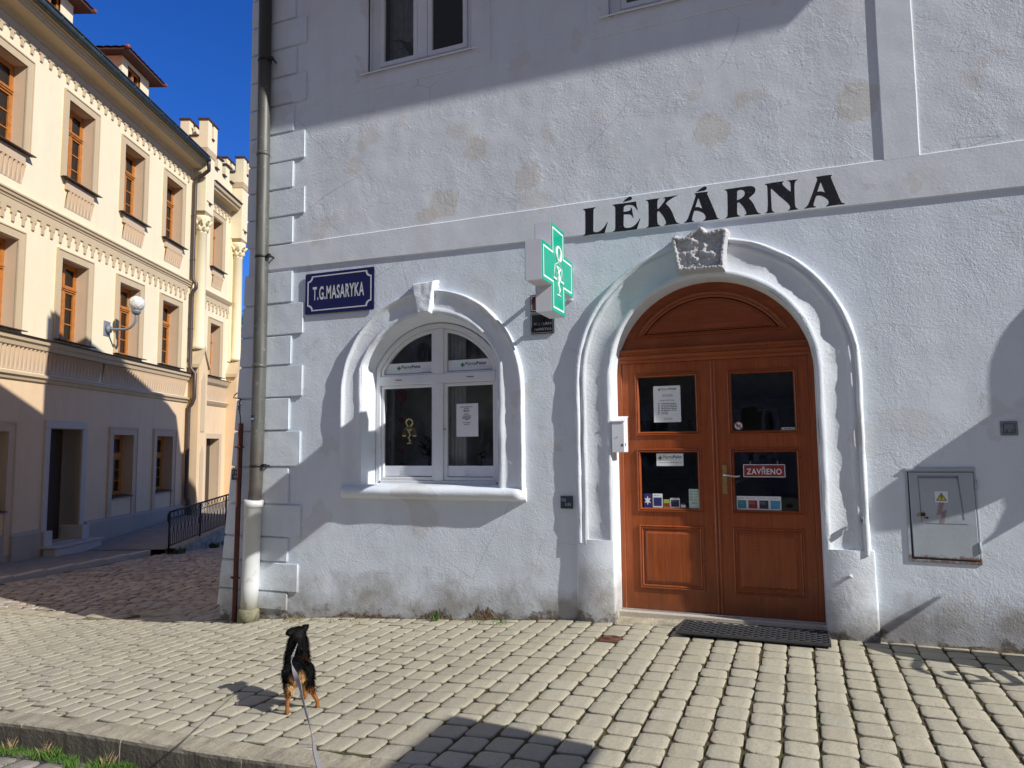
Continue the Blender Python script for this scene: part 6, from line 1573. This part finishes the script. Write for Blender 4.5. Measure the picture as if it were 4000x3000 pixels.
# resample
def catmull(P, n):
    out = []
    for i in range(len(P)-1):
        p0 = P[max(i-1,0)]; p1 = P[i]; p2 = P[i+1]; p3 = P[min(i+2,len(P)-1)]
        for k in range(n):
            t_ = k/n; out.append(.5*((2*p1)+(p2-p0)*t_+(2*p0-5*p1+4*p2-p3)*t_**2+(3*p1-p0-3*p2+p3)*t_**3))
    return out + [P[-1]]
R_ = catmull(P_, 14)
mb = MB(); rows_ = []; acc = 0.
for i, p in enumerate(R_):
    a = R_[max(i-1,0)]; b = R_[min(i+1,len(R_)-1)]; t_ = (b-a).normalized()
    u = t_.cross(Vector((0,0,1))).normalized(); w = t_.cross(u)
    if i: acc += (p-R_[i-1]).length
    ang = 14*min(acc, 1.6) + 2.2*max(0, acc-1.6) + .6*sin(acc*3) + .9
    hw_ = lerp(.0030, .0080, min(1, max(0, (acc-.4)/1.3))); d = (u*cos(ang) + w*sin(ang))*hw_; th = (u*-sin(ang) + w*cos(ang))*.0009
    q = p - ring; rows_.append([q-d-th, q+d-th, q+d+th, q-d+th])
mb.strip(rows_, False, True); mb.build('band', M['strap'], e)
mb = MB(); mb.tube([(0,0,.012),(.004,0,-.005),(0,.0,-.018)], .005, 6); mb.build('clip', M['steel'], e)

# ------------------------------------------------------------------ grass, weeds, straw
random.seed(5)
def tuft(mb, x, y, z, n, h, spread, wd=.0035, lean=(0,0)):
    for _ in range(n):
        a = random.uniform(0, 2*pi); r = random.random()**.5*spread
        bx0, by0 = x + r*cos(a), y + r*sin(a); hh = h*random.uniform(.5, 1.15); l = random.uniform(.1,.55)*hh
        a2 = random.uniform(0, 2*pi); tx, ty = bx0 + l*cos(a2)+lean[0]*hh, by0 + l*sin(a2)+lean[1]*hh
        sx, sy = -sin(a2)*wd, cos(a2)*wd
        mx, my = lerp(bx0, tx, .4), lerp(by0, ty, .4)
        mb.add([(bx0-sx,by0-sy,z),(bx0+sx,by0+sy,z),(mx+sx*.8,my+sy*.8,z+hh*.6),(tx,ty,z+hh),(mx-sx*.8,my-sy*.8,z+hh*.6)], [(0,1,2,3,4)])
mb = MB()
x = -5.6
while x < -2.4:
    y = yk(x) - .22 - abs(random.gauss(0, .05))
    if random.random() < .8: tuft(mb, x, y, zg(x)-.15, random.randint(40, 90), random.choice((.03,.045,.065)), .05, .0016)
    x += random.uniform(.02, .07)
for _ in range(60):
    x = random.uniform(-6.6, -3.2); y = yk(x) - random.uniform(.25, .75); tuft(mb, x, y, zg(x)-.15, 40, .03, .06, .0016)
tag(mb.build('grass', M['grass'], recalc=False), kind='stuff')
mb = MB()                                                             # moss and grass in the joints of the pavement
for _ in range(900):
    i = random.randint(-58, 12); x = .033 + PW*i + random.uniform(-.006, .006); y = random.uniform(yk(x)+.05, -.02)
    if mnoise.noise(Vector((x*.9, y*.9, 3))) > -.05: tuft(mb, x, y, zg(x)-.016, 5, .018, .012, .002)
tag(mb.build('joint_grass', M['grass'], recalc=False), kind='stuff')
def weed(x, y, n, h, sp, label, mat='grass', blades=True):
    e = tag(empty('weed', (x, y, zg(x)-.01)), label, 'weed', 'weeds along the foot of the wall')
    mb = MB(); tuft(mb, 0, 0, 0, n, h, sp, .004)
    if blades:
        for k in range(n//2):
            a = random.uniform(0, 2*pi); z = random.uniform(.02, h); r = random.uniform(.01, .03)
            mb.add([(0,0,z),(r*cos(a+.4),r*sin(a+.4),z+.01),(1.6*r*cos(a),1.6*r*sin(a),z+.005),(r*cos(a-.4),r*sin(a-.4),z+.01)], [(0,1,2,3)])
    mb.build('leaves', M[mat], e, recalc=False)
weed(-3.45, -.06, 26, .10, .025, 'upright green weed against the broken plaster right of the dog')
weed(-2.72, -.13, 46, .035, .10, 'low green weed patch between the upright weed and the arched window corner', blades=False)
weed(-2.95, -.10, 30, .03, .08, 'flat green weed patch just right of the upright weed', blades=False)
weed(-5.15, -.12, 46, .06, .13, 'dry straw tuft at the foot of the corner beside the downpipe', 'straw', False)
weed(-4.55, -.14, 34, .035, .12, 'thin dry straw wisp by the wall behind the dog', 'straw', False)
weed(-4.25, -.30, 24, .03, .10, 'scattered dry straw on the stones behind the dog', 'straw', False)
for x, l in ((-4.95, 'dry brown stalks at the left end of the kerb'), (-4.55, 'second clump of dry stalks from the left end of the kerb'), (-3.95, 'dry stalks at the joint of two kerb stones')):
    e = tag(empty('dry_stalks', (x, yk(x)-.235, zg(x)-.15)), l, 'weed'); mb = MB(); tuft(mb, 0, 0, 0, 26, .09, .03, .0009); mb.build('stalks', M['straw'], e, recalc=False)
for s, o in ((17.4, 2.62), (18.7, 2.9), (19.4, 3.0), (18.05, 1.0-.55)):
    if o < 1: continue
    p = yw(s, o, 0); e = tag(empty('weed', (p.x, p.y, zg(p.x, p.y))), {17.4: 'small dark weed at the foot of the first railing post', 18.7: 'dark weed halfway along the ramp wall', 19.4: 'dark weed along the ramp wall nearest the house corner'}[s], 'weed')
    mb = MB(); tuft(mb, 0, 0, 0, 70, .16, .16, .008); mb.build('leaves', M['leaf'], e, recalc=False)

# ------------------------------------------------------------------ tree behind the cream house
def tree(x, y, zb_, h, cr, label, seed):
    random.seed(seed)
    e = tag(empty('tree', (x, y, zb_)), label, 'tree')
    mb = MB(); mb.tube([(0,0,0),(.05,.02,h*.2),(0,.1,h*.45),(.1,.05,h*.75)], [.24,.18,.13,.05], 10)
    tips = []
    for k in range(13):
        a = k*2.4; z0 = h*(.3+.4*k/13); r = cr*random.uniform(.5,.9); tp = (r*cos(a), r*sin(a), z0 + h*random.uniform(.1,.25)); tips.append(tp)
        mb.tube([(0,.05,z0),(r*.5*cos(a), r*.5*sin(a), z0+h*.06), tp], [.07,.045,.015], 6)
    mb.build('trunk', M['bark'], e)
    mb = MB()
    cl = []
    for k in range(120):
        a = random.uniform(0, 2*pi); ph = random.uniform(-.7, 1.); rr = cr*random.uniform(.35, 1.)
        cl.append((rr*cos(a)*sqrt(max(0,1-ph*ph*.7)), rr*sin(a)*sqrt(max(0,1-ph*ph*.7)), h*.68 + ph*h*.32))
    for c in cl:
        for _ in range(75):
            d = Vector((random.gauss(0,1), random.gauss(0,1), random.gauss(0,.8))) * .26
            p = Vector(c) + d; s = random.uniform(.05, .11)
            u = Vector((random.uniform(-1,1), random.uniform(-1,1), random.uniform(-1,1))).normalized(); w = u.orthogonal().normalized()
            mb.add([p-u*s, p+w*s*.5, p+u*s, p-w*s*.5], [(0,1,2,3)])
    mb.build('crown', M['leaf'], e, recalc=False)
tp = CAM + FH*42 + RH*(-15.6); tree(tp.x, tp.y, -1., 10.6, 2.6, 'leafy green tree glimpsed between the cream house and the grey corner', 4)
tp = CAM + FH*50 + RH*(-12.5); tree(tp.x, tp.y, -1., 9.0, 3.2, 'second green tree further down the alley, mostly behind the grey corner', 9)

# ------------------------------------------------------------------ unseen things, guessed and shaped to cast shadows into view
# guessed iron sign square to the wall, outline shaped to cast the wall shadow
SX = 2.45
e = tag(empty('guessed_iron_sign', (SX, -.02, .3)), 'black wrought iron projecting shop sign with scrolls on the wall right of the cabinet', 'sign')
mb = MB()
def yz(L): yzprism(mb, [[(-.02+.02-p, z-.3) for p, z in L]], -.008, .008)
yz([(.0,3.25),(.12,3.22),(.168,3.12),(.183,3.06),(.198,2.93),(.203,2.80),(.203,2.53),(.287,2.51),(.385,2.47),(.40,2.33),(.385,2.185),(.331,2.044),(.257,1.91),(.195,1.87),(.191,1.78),(.209,1.65),(.235,1.61),(.0,1.62)])
mb.build('panel', M['iron'], e)
e = tag(empty('guessed_planter_stand', (SX, -.45, zg(SX))), 'black wrought iron planter stand with scrolls by the wall right of the cabinet', 'planter')  # guessed stand out of view, shaped to cast the shadow at the wall foot
P = lambda p, z: (0, -p+.45, z)
mb = MB(); yzprism(mb, [[(-p+.45, z) for p, z in ((.13,.28),(.62,.28),(.74,.80),(.74,1.18),(.60,1.33),(.43,1.25),(.32,.85))]], -.16, .16); mb.build('trough', M['iron'], e, bevel=.01)
for p in (.16, .58):
    mb = MB(); mb.tube([P(p,.0),P(p,.30)], .02, 8); mb.build('leg', M['iron'], e)
mb = MB(); mb.tube([P(.60,1.30),P(.45,1.36),P(.37,1.39),P(.31,1.40)], [.05,.04,.03,.012], 6)
mb.tube([P(.74,1.16),P(.87,1.175),P(1.0,1.20),P(1.10,1.17),P(1.18,1.09),P(1.17,1.0),P(1.10,.93),P(1.0,.95),P(.97,1.02),P(1.02,1.07),P(1.08,1.05)], .022, 6)
mb.tube([P(.74,.86),P(.90,.82),P(1.05,.80),P(1.12,.86),P(1.10,.92)], .024, 6); mb.build('scroll', M['iron'], e)
# unseen flag-mounted board by the kerb, added for its shadow on the pavement
BX, BY0, BY1, BZ0, BZ1 = 2.62, -4.40, -3.50, 2.50, 3.14
e = tag(empty('shadow_caster_board', (BX, BY0-.05, -.14)), 'grey metal direction board flagged from a pole by the kerb', 'sign')
mb = MB(); mb.tube([(0,0,0),(0,0,BZ1+.22)], .03, 10); mb.build('pole', M['plate_grey'], e)
mb = MB(); yzprism(mb, [[(.03,BZ0+.14),(BY1-BY0+.05,BZ0+.14),(BY1-BY0+.05,BZ1+.14),(.03,BZ1+.14)]], -.012, .012); mb.build('board', M['plate_grey'], e)

# the house across the street, in its own shade; it fills the glass with dark reflections
def far_house(name, x0, x1, h, mat, label):
    e = tag(empty(name, ((x0+x1)/2, -19, -.3)), label, 'building'); cx = (x0+x1)/2
    mb = MB(); hs = []
    x = x0 + 1.2
    while x < x1-1.4:
        for z in (1.3, 4.6): hs.append([(x-cx,z),(x+1.0-cx,z),(x+1.0-cx,z+1.9),(x-cx,z+1.9)])
        x += 2.4
    mb.prism([[(x0-cx,0),(x1-cx,0),(x1-cx,h),(x0-cx,h)]] + hs, 0, -.02, back=False); mb.box(x0-cx, x1-cx, -8, -7.9, 0, h); mb.box(x0-cx, x0-cx+.02, -7.9, -.02, 0, h); mb.box(x1-cx-.02, x1-cx, -7.9, -.02, 0, h)
    mb.build('wall', mat, e)
    mb = MB()
    for H in hs: a, b = H[0], H[2]; mb.box(a[0], b[0], -.25, -.2, a[1], b[1])
    mb.build('glazing', M['interior'], e)
    mb = MB()
    for H in hs:
        a, b = H[0], H[2]; rect_ring(mb, a[0]-.12, b[0]+.12, a[1]-.12, b[1]+.12, .13, .0, .04); rect_ring(mb, a[0], b[0], a[1], b[1], .07, -.19, -.13); mb.box((a[0]+b[0])/2-.05, (a[0]+b[0])/2+.05, -.19, -.13, a[1]+.07, b[1]-.07)
    mb.build('window_frames', M['white_frame'], e)
    mb = MB(); mb.strip([[(x, .5, h-.1), (x, -4, h+2.6), (x, -8.4, h-.1)] for x in (x0-cx-.2, x1-cx+.2)], False); mb.build('roof', M['tile'], e)
M['far_a'] = simple('far_ochre_render', (.42,.36,.27), .9); M['far_b'] = simple('far_grey_render', (.38,.38,.36), .9)
far_house('terraced_house', -16, -3.2, 7.5, M['far_a'], 'ochre terraced house across the street behind the walker')
far_house('terraced_house', -3, 9, 8.2, M['far_b'], 'grey terraced house across the street behind the walker')

# ------------------------------------------------------------------ sky, sun, camera
w = bpy.data.worlds.new('World'); scene.world = w; w.use_nodes = True
nt = w.node_tree; bg = nt.nodes['Background']
sky = nt.nodes.new('ShaderNodeTexSky'); sky.sky_type = 'NISHITA'; sky.sun_disc = False
elev = math.asin(SUN.z); sky.sun_elevation = elev; sky.sun_rotation = atan2(SUN.x, SUN.y)
sky.air_density = 1.0; sky.dust_density = .1; sky.ozone_density = 4.0; sky.altitude = 400
hs = nt.nodes.new('ShaderNodeHueSaturation'); hs.inputs['Saturation'].default_value = 1.25; hs.inputs['Value'].default_value = 1.0
nt.links.new(sky.outputs[0], hs.inputs['Color']); mul = nt.nodes.new('ShaderNodeMix'); mul.data_type = 'RGBA'; mul.blend_type = 'MULTIPLY'; mul.inputs[0].default_value = 1.; mul.inputs[7].default_value = (.70, .98, 1.70, 1)
nt.links.new(hs.outputs[0], mul.inputs[6])
# white haze added behind the camera as neutral fill for the facade, broken by noise
tc = nt.nodes.new('ShaderNodeTexCoord'); dt = nt.nodes.new('ShaderNodeVectorMath'); dt.operation = 'DOT_PRODUCT'
nt.links.new(tc.outputs['Generated'], dt.inputs[0]); dt.inputs[1].default_value = Vector((.30, -.93, .14)).normalized()
cn = nt.nodes.new('ShaderNodeTexNoise'); cn.inputs['Scale'].default_value = 2.4; cn.inputs['Detail'].default_value = 7; nt.links.new(tc.outputs['Generated'], cn.inputs['Vector'])
ad = nt.nodes.new('ShaderNodeMath'); ad.operation = 'MULTIPLY_ADD'; nt.links.new(cn.outputs['Fac'], ad.inputs[0]); ad.inputs[1].default_value = .5; nt.links.new(dt.outputs['Value'], ad.inputs[2])
mr = nt.nodes.new('ShaderNodeMapRange'); mr.interpolation_type = 'SMOOTHSTEP'; nt.links.new(ad.outputs[0], mr.inputs[0]); mr.inputs[1].default_value = .15; mr.inputs[2].default_value = .95; mr.inputs[3].default_value = 0.; mr.inputs[4].default_value = .95
hz = nt.nodes.new('ShaderNodeMix'); hz.data_type = 'RGBA'; nt.links.new(mr.outputs[0], hz.inputs[0]); nt.links.new(mul.outputs[2], hz.inputs[6]); hz.inputs[7].default_value = (2.15, 2.3, 2.85, 1)
nt.links.new(hz.outputs[2], bg.inputs[0])
bg.inputs[1].default_value = .085
sl = bpy.data.lights.new('sun', 'SUN'); sl.energy = 5.0; sl.angle = radians(.5); sl.color = (1., .975, .93)
so = bpy.data.objects.new('sun', sl); COL.objects.link(so); so.rotation_euler = SUN.to_track_quat('Z', 'Y').to_euler(); so.location = (20, -5, 20)
cd = bpy.data.cameras.new('camera'); cam = bpy.data.objects.new('camera', cd); COL.objects.link(cam)
cd.sensor_width = 36; cd.lens = 2780/4000*36; cd.clip_end = 2000; cd.clip_start = .05
pit, rol = radians(5.05), radians(-.56)
f_ = Vector((-sin(YAW)*cos(pit), cos(YAW)*cos(pit), sin(pit))); r_ = Vector((cos(YAW), sin(YAW), 0)); u_ = r_.cross(f_)
r2 = r_*cos(rol) + u_*sin(rol); u2 = -r_*sin(rol) + u_*cos(rol)
cam.matrix_world = Matrix(((r2.x,u2.x,-f_.x,CAM.x),(r2.y,u2.y,-f_.y,CAM.y),(r2.z,u2.z,-f_.z,CAM.z),(0,0,0,1)))
scene.camera = cam
scene.render.engine = 'CYCLES'; scene.cycles.max_bounces = 8; scene.cycles.transparent_max_bounces = 12
scene.view_settings.view_transform = 'Standard'; scene.view_settings.look = 'None'; scene.view_settings.exposure = 0; scene.view_settings.gamma = 1
scene.render.resolution_x = 1024; scene.render.resolution_y = 768
